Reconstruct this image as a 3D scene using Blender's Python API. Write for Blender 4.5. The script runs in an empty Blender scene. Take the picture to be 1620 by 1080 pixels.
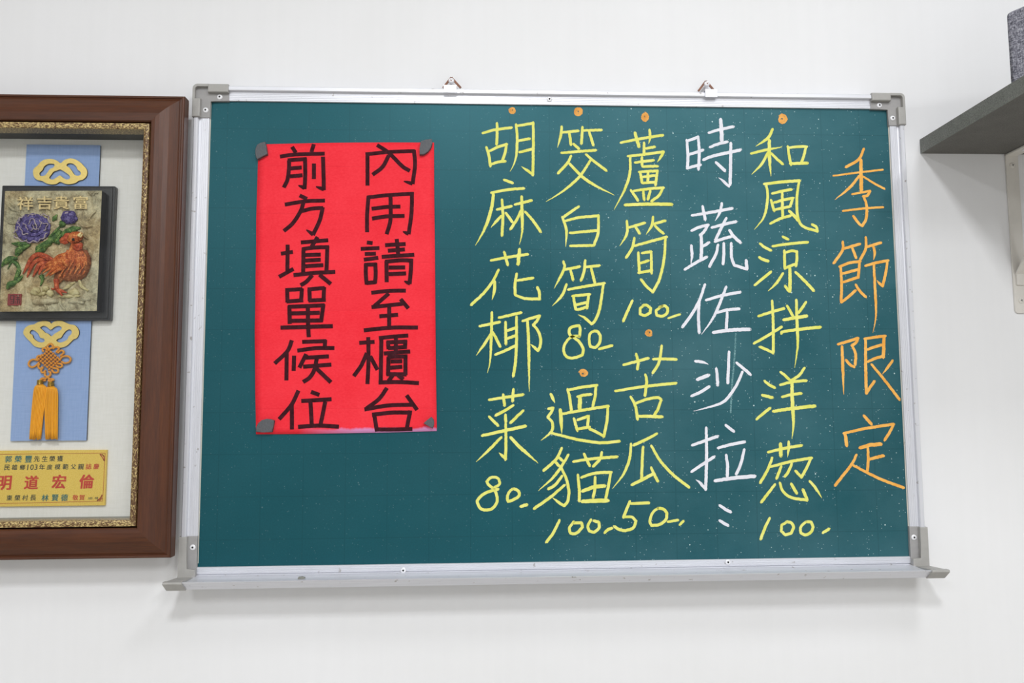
import bpy, bmesh, math, random
from mathutils import Vector, Matrix, noise, geometry
random.seed(7)

# ------------------------------------------------------------------ camera, world, lights
Z0 = 1.35                     # height of the green writing surface's lower edge above the floor
F = 1285.9975                 # focal length in pixels of the 1620 px wide photograph
CAM_LOC = Vector((0.32351, -1.00585, 0.17503 + Z0))
CAM_ROT = (1.66182, 0.00629, -0.0483)
scene = bpy.context.scene
cam_data = bpy.data.cameras.new('camera')
cam_data.sensor_width = 36.0
cam_data.lens = F / 1620.0 * 36.0
cam_data.clip_start = 0.02
camera = bpy.data.objects.new('camera', cam_data)
scene.collection.objects.link(camera)
camera.location = CAM_LOC
camera.rotation_euler = CAM_ROT
scene.camera = camera

world = bpy.data.worlds.new('world')
scene.world = world
world.use_nodes = True
world.node_tree.nodes['Background'].inputs[0].default_value = (0.97, 0.985, 1.0, 1)
world.node_tree.nodes['Background'].inputs[1].default_value = 0.62

def area_light(name, loc, sx, sy, power, col=(0.965, 0.985, 1.0)):
    l = bpy.data.lights.new(name, 'AREA')
    l.shape = 'RECTANGLE'; l.size = sx; l.size_y = sy; l.energy = power; l.color = col
    o = bpy.data.objects.new(name, l)
    o.location = loc
    scene.collection.objects.link(o)
    return o
LIGHTS = [(0.30, -1.60, 0.22, 0.30, 18), (1.05, -0.98, 0.30, 0.30, 6.0), (1.5, -3.0, 0.16, 1.2, 28), (-0.95, -3.0, 0.16, 1.2, 23)]  # the last lamp is an added, unseen fill brightening the shadow-box interior
for lx, ly, sx, sy, pw in LIGHTS:
    area_light('ceiling_lamp_light', (lx, ly, 2.735), sx, sy, pw)

scene.view_settings.view_transform = 'Standard'
scene.view_settings.look = 'None'
scene.view_settings.gamma = 1.0
scene.view_settings.use_curve_mapping = False
scene.view_settings.exposure = 0.2

# ------------------------------------------------------------------ helpers
COL = scene.collection
_rot = camera.rotation_euler.to_matrix()

def at(px, py, d):
    """world point that shows at pixel (px, py) on the plane d metres in front of the wall"""
    v = _rot @ Vector(((px - 810) / F, -(py - 540) / F, -1))
    t = (-d - CAM_LOC.y) / v.y
    return CAM_LOC + v * t

def lin(h):
    if isinstance(h, str):
        h = [int(h[i:i + 2], 16) for i in (0, 2, 4)]
    out = []
    for c in h:
        c = c / 255
        out.append(c / 12.92 if c <= 0.04045 else ((c + 0.055) / 1.055) ** 2.4)
    return (*out, 1)

class NT:
    def __init__(s, name):
        s.m = bpy.data.materials.new(name); s.m.use_nodes = True
        s.t = s.m.node_tree; s.b = s.t.nodes['Principled BSDF']; s.out = s.t.nodes['Material Output']
    def n(s, kind, **kw):
        nd = s.t.nodes.new(kind)
        for k, v in kw.items():
            if hasattr(nd, k): setattr(nd, k, v)
            else: nd.inputs[k.replace('_', ' ')].default_value = v
        return nd
    def l(s, a, b): s.t.links.new(a, b)
    def coord(s, kind='Object', scale=(1, 1, 1), loc=(0, 0, 0), rot=(0, 0, 0)):
        tc = s.n('ShaderNodeTexCoord'); mp = s.n('ShaderNodeMapping')
        mp.inputs['Scale'].default_value = scale; mp.inputs['Location'].default_value = loc
        mp.inputs['Rotation'].default_value = rot
        s.l(tc.outputs[kind], mp.inputs['Vector']); return mp.outputs['Vector']
    def noise(s, vec, scale, detail=3, rough=0.5):
        nd = s.n('ShaderNodeTexNoise'); nd.inputs['Scale'].default_value = scale
        nd.inputs['Detail'].default_value = detail; nd.inputs['Roughness'].default_value = rough
        s.l(vec, nd.inputs['Vector']); return nd.outputs['Fac']
    def ramp(s, fac, stops, interp='LINEAR'):
        r = s.n('ShaderNodeValToRGB'); cr = r.color_ramp; cr.interpolation = interp
        while len(cr.elements) < len(stops): cr.elements.new(0.5)
        for e, (p, c) in zip(cr.elements, stops):
            e.position = p; e.color = c if len(c) == 4 else (*c, 1)
        s.l(fac, r.inputs['Fac']); return r.outputs['Color']
    def mix(s, fac, a, b, mode='MIX'):
        m = s.n('ShaderNodeMix'); m.data_type = 'RGBA'; m.blend_type = mode
        for sock, v in ((m.inputs[0], fac), (m.inputs[6], a), (m.inputs[7], b)):
            if hasattr(v, 'is_linked'): s.l(v, sock)
            else: sock.default_value = v
        return m.outputs[2]
    def math(s, op, a, b=None, c=None):
        m = s.n('ShaderNodeMath'); m.operation = op
        for sock, v in zip(m.inputs, (a, b, c)):
            if v is None: continue
            if hasattr(v, 'is_linked'): s.l(v, sock)
            else: sock.default_value = v
        return m.outputs[0]
    def bump(s, h, strength=0.3, dist=0.001):
        b = s.n('ShaderNodeBump'); b.inputs['Strength'].default_value = strength
        b.inputs['Distance'].default_value = dist; s.l(h, b.inputs['Height'])
        s.l(b.outputs['Normal'], s.b.inputs['Normal'])
    def set(s, **kw):
        for k, v in kw.items():
            sock = s.b.inputs[k.replace('_', ' ')]
            if hasattr(v, 'is_linked'): s.l(v, sock)
            else: sock.default_value = v
        return s.m

BLK = (0, 0, 0, 1); WHT = (1, 1, 1, 1)

def mat_simple(name, c, rough=0.5, metal=0.0, spec=0.5, var=0.06, scale=60, bump=0.0, coat=0.0):
    m = NT(name); v = m.coord()
    f = m.noise(v, scale, 4)
    a = lin(c) if isinstance(c, str) else (*c[:3], 1)
    lo = tuple(x * (1 - var) for x in a[:3]) + (1,); hi = tuple(min(1, x * (1 + var)) for x in a[:3]) + (1,)
    col = m.ramp(f, [(0.3, lo), (0.7, hi)])
    if bump: m.bump(f, bump, 0.0005)
    return m.set(Base_Color=col, Roughness=rough, Metallic=metal, Specular_IOR_Level=spec, Coat_Weight=coat)

# ------------------------------------------------------------------ materials
def mk_wall():
    m = NT('painted_wall'); v = m.coord()
    f = m.noise(v, 3.0, 5, 0.6); g = m.noise(v, 260, 3, 0.6); s2 = m.noise(m.coord(scale=(40, 40, 1.2)), 2.0, 3)
    c = m.ramp(f, [(0.3, lin('ebebed')), (0.7, lin('f0f0f3'))])
    c = m.mix(0.025, c, m.ramp(s2, [(0.35, lin('c9c9c9')), (0.65, lin('ffffff'))]), 'MULTIPLY')
    m.bump(m.math('ADD', m.math('MULTIPLY', g, 0.3), f), 0.25, 0.0006)
    return m.set(Base_Color=c, Roughness=0.62, Specular_IOR_Level=0.3)
M = {}
M['wall'] = mk_wall()
M['ceiling'] = mat_simple('ceiling_paint', 'e8e8e6', 0.85, var=0.02, scale=8)
M['side_wall'] = mat_simple('side_wall_paint', 'e6e5e1', 0.7, var=0.02, scale=8)

def mk_floor():
    m = NT('floor_tiles'); v = m.coord()
    b = m.n('ShaderNodeTexBrick'); b.offset = 0.0; b.squash = 1.0
    b.inputs['Scale'].default_value = 1.0; b.inputs['Brick Width'].default_value = 0.6
    b.inputs['Row Height'].default_value = 0.6; b.inputs['Mortar Size'].default_value = 0.004
    b.inputs['Color1'].default_value = lin('bdb8ae'); b.inputs['Color2'].default_value = lin('b5b0a6')
    b.inputs['Mortar'].default_value = lin('8a867e')
    m.l(v, b.inputs['Vector'])
    return m.set(Base_Color=b.outputs['Color'], Roughness=0.4)
M['floor'] = mk_floor()

def mk_board():
    m = NT('green_writing_surface'); v = m.coord()       # object origin = lower left corner of the surface
    f = m.noise(v, 4.5, 5, 0.6); fine = m.noise(v, 500, 2, 0.7)
    base = m.ramp(f, [(0.25, lin('043e47')), (0.75, lin('084a54'))])
    base = m.mix(0.2, base, m.ramp(fine, [(0.3, lin('053b44')), (0.7, lin('115a66'))]))
    sep = m.n('ShaderNodeSeparateXYZ'); m.l(v, sep.inputs[0])
    # wiped chalk haze (real dust left on the surface), mostly where the board has been written on
    sm = m.noise(m.coord(scale=(1.2, 1, 1.7), rot=(0, 0.35, 0)), 4.0, 5, 0.6)
    xm = m.ramp(sep.outputs[0], [(0.34, BLK), (0.55, WHT)])
    dust = m.math('MULTIPLY', m.ramp(sm, [(0.25, BLK), (0.85, WHT)]), m.math('ADD', m.math('MULTIPLY', xm, 0.125), 0.03))
    base = m.mix(dust, base, lin('a3cdd6'))
    # printed 5 cm guide lines
    def grid(sock, phase):
        a = m.math('DIVIDE', m.math('SUBTRACT', sock, phase), 0.05)
        fr = m.math('ABSOLUTE', m.math('SUBTRACT', m.math('FRACT', a), 0.5))
        return m.math('GREATER_THAN', fr, 0.488)
    g = m.math('MAXIMUM', grid(sep.outputs[0], 0.321), grid(sep.outputs[2], 0.531))
    base = m.mix(m.math('MULTIPLY', g, 0.2), base, lin('04262b'))
    # loose chalk specks
    for sc, r, th, amt in ((95, 0.085, 0.60, 0.75), (240, 0.13, 0.66, 0.6), (420, 0.2, 0.7, 0.4)):
        vo = m.n('ShaderNodeTexVoronoi'); vo.inputs['Scale'].default_value = sc; m.l(v, vo.inputs['Vector'])
        sc2 = m.n('ShaderNodeSeparateColor'); m.l(vo.outputs['Color'], sc2.inputs[0])
        clus = m.noise(v, 9, 4, 0.7)
        size = m.math('MULTIPLY', sc2.outputs[1], r)
        k = m.math('LESS_THAN', vo.outputs['Distance'], size)
        k = m.math('MULTIPLY', k, m.math('GREATER_THAN', m.math('ADD', sc2.outputs[0], m.math('MULTIPLY', clus, 0.5)), th + 0.33))
        k = m.math('MULTIPLY', k, m.math('ADD', m.math('MULTIPLY', xm, amt), 0.12))
        base = m.mix(k, base, lin('c8dcdc'))
    m.bump(fine, 0.12, 0.0003)
    return m.set(Base_Color=base, Roughness=0.4, Specular_IOR_Level=0.5, Specular_Tint=(0.4, 0.88, 1.0, 1))
M['board'] = mk_board()

def mk_chalk(name, c1, c2, thr=0.42):
    m = NT(name); v = m.coord()
    f = m.noise(v, 900, 3, 0.7); f2 = m.noise(v, 90, 3)
    c = m.mix(m.ramp(f2, [(0.3, BLK), (0.7, WHT)]), lin(c1), lin(c2))
    at_ = m.n('ShaderNodeAttribute'); at_.attribute_name = 'cover'
    a = m.math('GREATER_THAN', m.math('ADD', at_.outputs['Fac'], m.math('MULTIPLY', m.math('SUBTRACT', f, 0.5), 1.5)), thr)
    a = m.math('MULTIPLY', a, 0.97)
    m.bump(f, 0.5, 0.0003)
    return m.set(Base_Color=c, Roughness=0.95, Specular_IOR_Level=0.1, Alpha=a)
M['chalk_yellow'] = mk_chalk('yellow_chalk', 'e4e46c', 'f2f08c')
M['chalk_white'] = mk_chalk('white_chalk', 'e4e4ee', 'f2f2fa')
M['chalk_orange'] = mk_chalk('orange_chalk', 'f0a94c', 'fcc46c')
M['chalk_orange_dot'] = mk_chalk('orange_chalk_dot', 'e09a4c', 'f8b968', 0.78)

M['chalk_streak'] = mk_chalk('wiped_chalk', '6f9ba0', '86adb2', 0.36)
M['chip'] = mat_simple('grey_chalk', '8b8c84', 0.9)

def mk_paper():
    m = NT('red_paper'); v = m.coord()                   # origin = lower left corner
    f = m.noise(v, 12, 5, 0.6); fine = m.noise(m.coord(scale=(1, 1, 2)), 350, 2)
    c = m.ramp(f, [(0.3, lin('f01f31')), (0.7, lin('fb3443'))])
    c = m.mix(0.12, c, m.ramp(fine, [(0.3, lin('de1426')), (0.7, lin('ff6068'))]))
    sep = m.n('ShaderNodeSeparateXYZ'); m.l(v, sep.inputs[0])
    # faded, water-bleached lower border
    wob = m.math('MULTIPLY', m.noise(m.coord(scale=(1, 1, 0.2)), 28, 4, 0.7), 0.014)
    edge = m.math('SUBTRACT', m.math('ADD', wob, 0.001), sep.outputs[2])
    xr = m.ramp(sep.outputs[0], [(0.05, BLK), (0.12, WHT)])
    k = m.math('MULTIPLY', m.ramp(m.math('MULTIPLY', edge, 160), [(0.1, BLK), (0.6, WHT)]), xr)
    c = m.mix(k, c, lin('e79ad0'))
    # horizontal fold creases every 6 cm
    fr = m.math('ABSOLUTE', m.math('SUBTRACT', m.math('FRACT', m.math('DIVIDE', sep.outputs[2], 0.0597)), 0.5))
    crease = m.math('MULTIPLY', m.ramp(fr, [(0.0, WHT), (0.012, BLK)]), 0.5)
    c = m.mix(m.math('MULTIPLY', crease, 0.25), c, lin('c41a28'))
    m.bump(m.math('SUBTRACT', m.math('ADD', f, m.math('MULTIPLY', fine, 0.1)), m.math('MULTIPLY', crease, 0.3)), 0.3, 0.002)
    return m.set(Base_Color=c, Roughness=0.7, Specular_IOR_Level=0.25)
M['paper'] = mk_paper()

def mk_ink():
    m = NT('black_marker_ink'); v = m.coord(); f = m.noise(m.coord(scale=(1, 1, 1)), 180, 4, 0.7)
    c = m.ramp(f, [(0.3, lin('2c0d13')), (0.7, lin('4a1f29'))])
    return m.set(Base_Color=c, Roughness=0.75, Specular_IOR_Level=0.12)
M['ink'] = mk_ink()

def mk_alu(name, axis):
    m = NT(name)
    sc = {'x': (1, 60, 60), 'z': (60, 60, 1)}[axis]
    f = m.noise(m.coord(scale=sc), 20, 3, 0.6); g = m.noise(m.coord(), 25, 4)
    sp = m.noise(m.coord(), 130, 2)
    c = m.ramp(f, [(0.2, lin('d2d3da')), (0.8, lin('e6e7ee'))])
    c = m.mix(m.ramp(sp, [(0.68, BLK), (0.76, WHT)]), c, lin('a9a5a4'))
    m.bump(f, 0.15, 0.0002)
    return m.set(Base_Color=c, Metallic=0.35, Roughness=0.38)
M['alu_x'] = mk_alu('brushed_aluminium_horizontal', 'x')
M['alu_z'] = mk_alu('brushed_aluminium_vertical', 'z')
M['plastic'] = mat_simple('grey_plastic', 'a8a6a3', 0.45, var=0.05, scale=120, bump=0.15)
M['plastic_inner'] = mat_simple('grey_plastic_recess', '9f9d9d', 0.5, var=0.05, scale=120, bump=0.15)
M['cream'] = mat_simple('cream_edge_strip', 'cfccc0', 0.6)
M['screw'] = mat_simple('screw_steel', 'eeeef2', 0.4, metal=0.1, var=0.03)
M['dark'] = mat_simple('dark_hole', '1c1a1a', 0.8)
M['rust'] = mat_simple('rusty_strap', '7a5341', 0.55, metal=0.4, var=0.25, scale=300)
M['board_back'] = mat_simple('board_backing', '9a948c', 0.9)

def mk_wood(name, axis):
    m = NT(name)
    sc = {'x': (1.0, 14, 14), 'z': (14, 14, 1.0)}[axis]
    f = m.noise(m.coord(scale=sc), 9, 6, 0.65); f2 = m.noise(m.coord(scale=tuple(x * (3 if x > 1 else 1.5) for x in sc)), 30, 3, 0.7)
    g = m.noise(m.coord(), 7, 3)
    c = m.ramp(f, [(0.25, lin('3a1c0d')), (0.5, lin('522912')), (0.8, lin('6e3c1a'))])
    c = m.mix(0.4, c, m.ramp(f2, [(0.3, lin('331809')), (0.7, lin('6c3b1a'))]))
    c = m.mix(m.math('MULTIPLY', g, 0.35), c, lin('3a1a0d'))
    return m.set(Base_Color=c, Roughness=0.42, Specular_IOR_Level=0.4, Coat_Weight=0.15, Coat_Roughness=0.25)
M['wood_x'] = mk_wood('stained_wood_horizontal', 'x')
M['wood_z'] = mk_wood('stained_wood_vertical', 'z')

def mk_goldleaf(name, axis):
    m = NT(name); th = 0.0 if axis == 'x' else 0.05
    sc = {'x': (0.5, 1, 1), 'z': (1, 1, 0.5)}[axis]
    f = m.noise(m.coord(scale=sc), 900, 4, 0.75)
    k = m.ramp(f, [(0.47 + th, BLK), (0.56 + th, WHT)])
    c = m.mix(k, lin('5a3a1e'), lin('dcc488'))
    m.bump(f, 0.3, 0.0004)
    return m.set(Base_Color=c, Roughness=0.35, Metallic=m.math('MULTIPLY', k, 0.45))
M['leaf_x'] = mk_goldleaf('antique_gold_leaf_horizontal', 'x')
M['leaf_z'] = mk_goldleaf('antique_gold_leaf_vertical', 'z')

def mk_fabric(name, c1, c2, scale=2600, bump=0.3, rough=0.85):
    m = NT(name)
    a = m.noise(m.coord(scale=(1, 1, 0.08)), scale / 4, 2); b = m.noise(m.coord(scale=(0.08, 1, 1)), scale / 4, 2)
    f = m.math('MULTIPLY', m.math('ADD', a, b), 0.5); g = m.noise(m.coord(), 12, 3)
    c = m.mix(m.ramp(f, [(0.4, BLK), (0.6, WHT)]), lin(c1), lin(c2))
    m.bump(f, bump, 0.0003)
    return m.set(Base_Color=c, Roughness=rough, Specular_IOR_Level=0.2)
M['backing'] = mk_fabric('ivory_backing_cloth', 'edebe6', 'f2f0ec', bump=0.1)
M['blue'] = mk_fabric('pale_blue_cloth', '94aedd', '9db6e3', bump=0.1)
M['blackboard_edge'] = mat_simple('black_edge', '1a1c20', 0.5)
M['gold'] = mat_simple('satin_gold', 'ecd07a', 0.32, metal=0.45, var=0.06, scale=400, bump=0.1)
M['gold_edge'] = mat_simple('dark_gold_edge', '6a4d1a', 0.4, metal=0.5)
M['box_side'] = mat_simple('shaded_box_side', '2e2d2b', 0.6, var=0.1)  # shade under the top of the box painted into the colour
M['box_floor'] = mat_simple('lit_box_side', '9b9a94', 0.6, var=0.1)  # lighter copy of the same box side, coloured as lit
M['plaque_black'] = mat_simple('black_plaque', '1b1c20', 0.3, var=0.12, scale=30, coat=0.2)

def mk_stone():
    m = NT('antiqued_relief_stone'); v = m.coord()
    f = m.noise(v, 60, 6, 0.7); g = m.noise(v, 16, 3); h = m.noise(v, 700, 3, 0.8)
    c = m.ramp(f, [(0.3, lin('553f28')), (0.46, lin('b99d6a')), (0.6, lin('f4e3b4'))])
    c = m.mix(m.ramp(g, [(0.4, BLK), (0.65, WHT)]), c, m.ramp(f, [(0.34, lin('4a4a3a')), (0.6, lin('dcd8b8'))]))
    c = m.mix(0.35, c, m.ramp(h, [(0.35, lin('3c3224')), (0.6, lin('d8c89e'))]))
    m.bump(m.math('ADD', f, m.math('MULTIPLY', h, 0.4)), 1.0, 0.002)
    return m.set(Base_Color=c, Roughness=0.5, Metallic=0.15)
M['stone'] = mk_stone()
def mk_carved(name, dark, mid, light, scale=220):
    m = NT(name); v = m.coord(); f = m.noise(v, scale, 4, 0.7); g = m.noise(v, scale * 4, 2)
    c = m.ramp(m.math('ADD', m.math('MULTIPLY', f, 0.75), m.math('MULTIPLY', g, 0.25)), [(0.32, lin(dark)), (0.5, lin(mid)), (0.68, lin(light))])
    m.bump(f, 0.8, 0.0009)
    return m.set(Base_Color=c, Roughness=0.5, Specular_IOR_Level=0.3)
M['rooster'] = mk_carved('terracotta_rooster_paint', '76300f', 'c9622a', 'f7b468')
M['rooster_red'] = mk_carved('red_orange_feather_paint', '6a2412', 'b84a28', 'e88450')
M['rooster_belly'] = mk_carved('brown_feather_paint', '5c2f1a', 'a35c34', 'd09058')
M['flower'] = mk_carved('purple_petal_paint', '261c40', '4d4080', '9288ba')
M['flower_edge'] = mk_carved('pale_petal_edge_paint', '6a5a80', 'b0a0a8', 'd8cabc')
M['leaf'] = mk_carved('green_leaf_paint', '1f3418', '436a30', '9ab464')
M['rock'] = mk_carved('pale_rock_paint', '8c7e56', 'c9bd8a', 'e2d8ac', 90)
M['letter_gold'] = mat_simple('antique_gold_letter', 'e6cd92', 0.4, metal=0.2, var=0.15, scale=300)
M['seal'] = mat_simple('dark_red_seal', '8c2f2f', 0.5, var=0.15, scale=300)
M['seal_dark'] = mat_simple('seal_groove', '3c1a1c', 0.6)
M['cord'] = mat_simple('orange_cord', 'e59a36', 0.65, var=0.15, scale=900, bump=0.3)
M['tassel'] = mat_simple('amber_silk_thread', 'ffae00', 0.45, var=0.05, scale=200, bump=0.0)
M['tassel_cap'] = mat_simple('gold_thread_cap', 'caa53a', 0.25, metal=0.7)
def mk_nameplate():
    m = NT('gold_nameplate'); v = m.coord(); f = m.noise(v, 900, 2, 0.7)
    c = m.ramp(f, [(0.3, lin('e2bd48')), (0.7, lin('f2d36a'))])
    return m.set(Base_Color=c, Roughness=0.38, Metallic=0.15)
M['nameplate'] = mk_nameplate()
M['ink_red'] = mat_simple('red_print', 'c83a25', 0.5)
M['ink_teal'] = mat_simple('teal_print', '2a6e6c', 0.5)
M['ink_dark'] = mat_simple('dark_green_print', '2b3a32', 0.5)
M['ink_line'] = mat_simple('rust_border_print', 'b5582c', 0.5)

def mk_shelf():
    m = NT('dark_grey_shelf_laminate'); v = m.coord(); f = m.noise(v, 35, 5, 0.7); g = m.noise(v, 700, 3, 0.8)
    c = m.ramp(f, [(0.3, lin('55534f')), (0.7, lin('686662'))])
    c = m.mix(0.4, c, m.ramp(g, [(0.35, lin('3f3e3c')), (0.65, lin('86857f'))]))
    m.bump(g, 0.3, 0.0004)
    return m.set(Base_Color=c, Roughness=0.75)
M['shelf'] = mk_shelf()
def mk_shelf_edge():
    m = NT('worn_lit_shelf_edge'); v = m.coord(); f = m.noise(v, 60, 5, 0.7); g = m.noise(v, 600, 3, 0.8)  # same laminate, chipped, with the light on the edge put into its colour
    c = m.ramp(f, [(0.35, lin('626561')), (0.65, lin('7c7f7a'))])
    c = m.mix(0.45, c, m.ramp(g, [(0.35, lin('4a4c4a')), (0.65, lin('a2a39d'))]))
    return m.set(Base_Color=c, Roughness=0.8)
M['shelf_edge'] = mk_shelf_edge()
M['bracket'] = mat_simple('white_bracket_paint', 'dcd8d2', 0.4, var=0.04)
def mk_speaker_cloth():
    m = NT('heathered_grey_cloth')
    a = m.noise(m.coord(scale=(1, 1, 0.25)), 900, 2, 0.7); b = m.noise(m.coord(scale=(0.25, 0.25, 1)), 900, 2, 0.7)
    f = m.math('MULTIPLY', m.math('ADD', a, b), 0.5)
    c = m.ramp(f, [(0.38, lin('4c4c56')), (0.5, lin('83838f')), (0.62, lin('bcbcc6'))])
    m.bump(f, 0.6, 0.0006)
    return m.set(Base_Color=c, Roughness=0.95, Specular_IOR_Level=0.1)
M['cloth'] = mk_speaker_cloth()
M['magnet'] = mat_simple('charcoal_rubber_magnet', '55575c', 0.6, var=0.15, scale=500, bump=0.3)
def mk_glass():
    m = NT('picture_glass')
    tr = m.n('ShaderNodeBsdfTransparent'); gl = m.n('ShaderNodeBsdfGlossy'); gl.inputs['Roughness'].default_value = 0.03
    fr = m.n('ShaderNodeFresnel'); fr.inputs['IOR'].default_value = 1.3
    mx = m.n('ShaderNodeMixShader'); tr.inputs[0].default_value = (0.995, 1, 0.997, 1)
    m.l(fr.outputs[0], mx.inputs[0]); m.l(tr.outputs[0], mx.inputs[1]); m.l(gl.outputs[0], mx.inputs[2])
    m.l(mx.outputs[0], m.out.inputs['Surface'])
    return m.m
M['glass'] = mk_glass()
def mk_lamp():
    m = NT('lamp_diffuser'); e = m.n('ShaderNodeEmission'); e.inputs[0].default_value = (1, 0.985, 0.96, 1); e.inputs[1].default_value = 3.0
    m.l(e.outputs[0], m.out.inputs['Surface']); return m.m
M['lamp'] = mk_lamp()

# ------------------------------------------------------------------ mesh helpers (world coordinates in, origin moved to a pivot)
def link(name, bm, mat, parent=None, origin=None, smooth=False, label=None):
    me = bpy.data.meshes.new(name)
    o = bpy.data.objects.new(name, me)
    org = Vector(origin) if origin is not None else (parent_origin(parent) if parent else Vector((0, 0, 0)))
    bmesh.ops.translate(bm, verts=bm.verts, vec=-org)
    bmesh.ops.recalc_face_normals(bm, faces=bm.faces)
    bm.to_mesh(me); bm.free()
    me.materials.append(mat) if not isinstance(mat, (list, tuple)) else [me.materials.append(x) for x in mat]
    if smooth:
        for p in me.polygons: p.use_smooth = True
    COL.objects.link(o)
    o['_o'] = tuple(org)
    if parent:
        o.parent = parent; o.location = org - parent_origin(parent)
    else:
        o.location = org
    if label: o['label'] = label
    return o
def parent_origin(p): return Vector(p['_o'])
def tag(o, label, cat, group=None):
    o['label'] = label; o['category'] = cat
    if group: o['group'] = group
    return o
def empty(name, loc, label, cat, group=None):
    o = bpy.data.objects.new(name, None); COL.objects.link(o); o.location = loc; o['_o'] = tuple(loc)
    o.empty_display_size = 0.02
    return tag(o, label, cat, group)
def W(x, d, z): return Vector((x, -d, z + Z0))           # board coordinates: x, distance from wall, z above the writing surface's lower edge

def box(bm, x0, x1, d0, d1, z0, z1, bev=0.0, seg=2):
    vs = [bm.verts.new(W(x, d, z)) for x in (x0, x1) for d in (d0, d1) for z in (z0, z1)]
    idx = [(0, 1, 3, 2), (4, 6, 7, 5), (0, 4, 5, 1), (2, 3, 7, 6), (0, 2, 6, 4), (1, 5, 7, 3)]
    fs = [bm.faces.new([vs[i] for i in f]) for f in idx]
    if bev:
        es = list({e for f in fs for e in f.edges})
        bmesh.ops.bevel(bm, geom=es, offset=bev, segments=seg, affect='EDGES', profile=0.5)
    return bm
def NB(): return bmesh.new()
def prism(bm, pts, n_off, bev=0.0):
    """pts: list of Vectors (planar outline), extruded by vector n_off"""
    a = [bm.verts.new(p) for p in pts]; b = [bm.verts.new(p + n_off) for p in pts]
    f1 = bm.faces.new(a); f2 = bm.faces.new(b[::-1]); n = len(a)
    fs = [bm.faces.new((a[i], a[(i + 1) % n], b[(i + 1) % n], b[i])) for i in range(n)]
    if bev:
        bmesh.ops.bevel(bm, geom=list(f2.edges), offset=bev, segments=2, affect='EDGES', profile=0.5)
    return bm
def extrude_profile(bm, prof, p0, p1, caps=True):
    """prof: list of (vector offset) closed; sweep between p0 and p1 lists"""
    a = [bm.verts.new(p) for p in p0]; b = [bm.verts.new(p) for p in p1]; n = len(a)
    for i in range(n): bm.faces.new((a[i], a[(i + 1) % n], b[(i + 1) % n], b[i]))
    if caps: bm.faces.new(a[::-1]); bm.faces.new(b)
def disc(bm, c, r, h, seg=16, dome=True, ry=None):
    """rounded screw head facing the viewer; c on base plane, towards -Y"""
    ry = ry or r
    rings = [(1, 0), (0.96, 0.5), (0.7, 0.9), (0.3, 1.0)] if dome else [(1, 0), (1, 1)]
    prev = None
    for k, hh in rings:
        ring = [bm.verts.new(c + Vector((math.cos(t) * r * k, -h * hh, math.sin(t) * ry * k))) for t in [2 * math.pi * i / seg for i in range(seg)]]
        if prev:
            for i in range(seg): bm.faces.new((prev[i], prev[(i + 1) % seg], ring[(i + 1) % seg], ring[i]))
        prev = ring
    bm.faces.new(prev)
def tube(bm, pts, radii, seg=8, flat=1.0, up=Vector((0, -1, 0)), cap=True):
    """tube along pts (Vectors); flat = thickness towards the viewer relative to width"""
    n = len(pts); prev = None
    if not isinstance(radii, (list, tuple)): radii = [radii] * n
    for i, p in enumerate(pts):
        t = (pts[min(i + 1, n - 1)] - pts[max(i - 1, 0)])
        if t.length < 1e-9: t = Vector((0, 0, 1))
        t.normalize(); s = t.cross(up)
        if s.length < 1e-4: s = Vector((1, 0, 0))
        s.normalize(); u = s.cross(t).normalized()
        if u.dot(up) < 0: u = -u
        ring = [bm.verts.new(p + s * math.cos(a) * radii[i] + u * math.sin(a) * radii[i] * flat) for a in [2 * math.pi * k / seg for k in range(seg)]]
        if prev:
            for k in range(seg): bm.faces.new((prev[k], prev[(k + 1) % seg], ring[(k + 1) % seg], ring[k]))
        elif cap: bm.faces.new(ring)
        prev = ring
    if cap: bm.faces.new(prev[::-1])
def catmull(pts, sub=5, corner=50):
    """smooth a polyline, keeping corners sharper than `corner` degrees"""
    n = len(pts)
    if n < 3: return [p.copy() for p in pts]
    sharp = [False] * n
    for i in range(1, n - 1):
        a = pts[i] - pts[i - 1]; b = pts[i + 1] - pts[i]
        if a.length > 0 and b.length > 0 and math.degrees(a.angle(b)) > corner: sharp[i] = True
    out = []
    for i in range(n - 1):
        p1, p2 = pts[i], pts[i + 1]
        p0 = pts[i - 1] if i > 0 and not sharp[i] else p1 * 2 - p2
        p3 = pts[i + 2] if i + 2 < n and not sharp[i + 1] else p2 * 2 - p1
        for k in range(sub):
            t = k / sub
            out.append(0.5 * ((2 * p1) + (-p0 + p2) * t + (2 * p0 - 5 * p1 + 4 * p2 - p3) * t * t + (-p0 + 3 * p1 - 3 * p2 + p3) * t ** 3))
    out.append(pts[-1].copy())
    return out

# ------------------------------------------------------------------ the room
def plane_struct(name, cs, mat, origin):
    bm = NB(); bm.faces.new([bm.verts.new(Vector(c)) for c in cs])
    o = link(name, bm, mat, origin=origin); o['kind'] = 'structure'; return o
def slab(name, lo, hi, mat):
    bm = NB(); bmesh.ops.create_cube(bm, size=1)
    for v in bm.verts: v.co = Vector([lo[i] + (v.co[i] + 0.5) * (hi[i] - lo[i]) for i in range(3)])
    o = link(name, bm, mat, origin=lo); o['kind'] = 'structure'; return o
slab('wall_back', (-2.6, 0, 0), (3.4, 0.12, 2.75), M['wall'])
slab('floor', (-2.6, -5.0, -0.1), (3.4, 0.12, 0), M['floor'])
slab('ceiling', (-2.6, -5.0, 2.75), (3.4, 0.12, 2.85), M['ceiling'])
slab('wall_left', (-2.72, -5.0, 0), (-2.6, 0.12, 2.75), M['side_wall'])
slab('wall_right', (3.4, -5.0, 0), (3.52, 0.12, 2.75), M['side_wall'])

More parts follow.
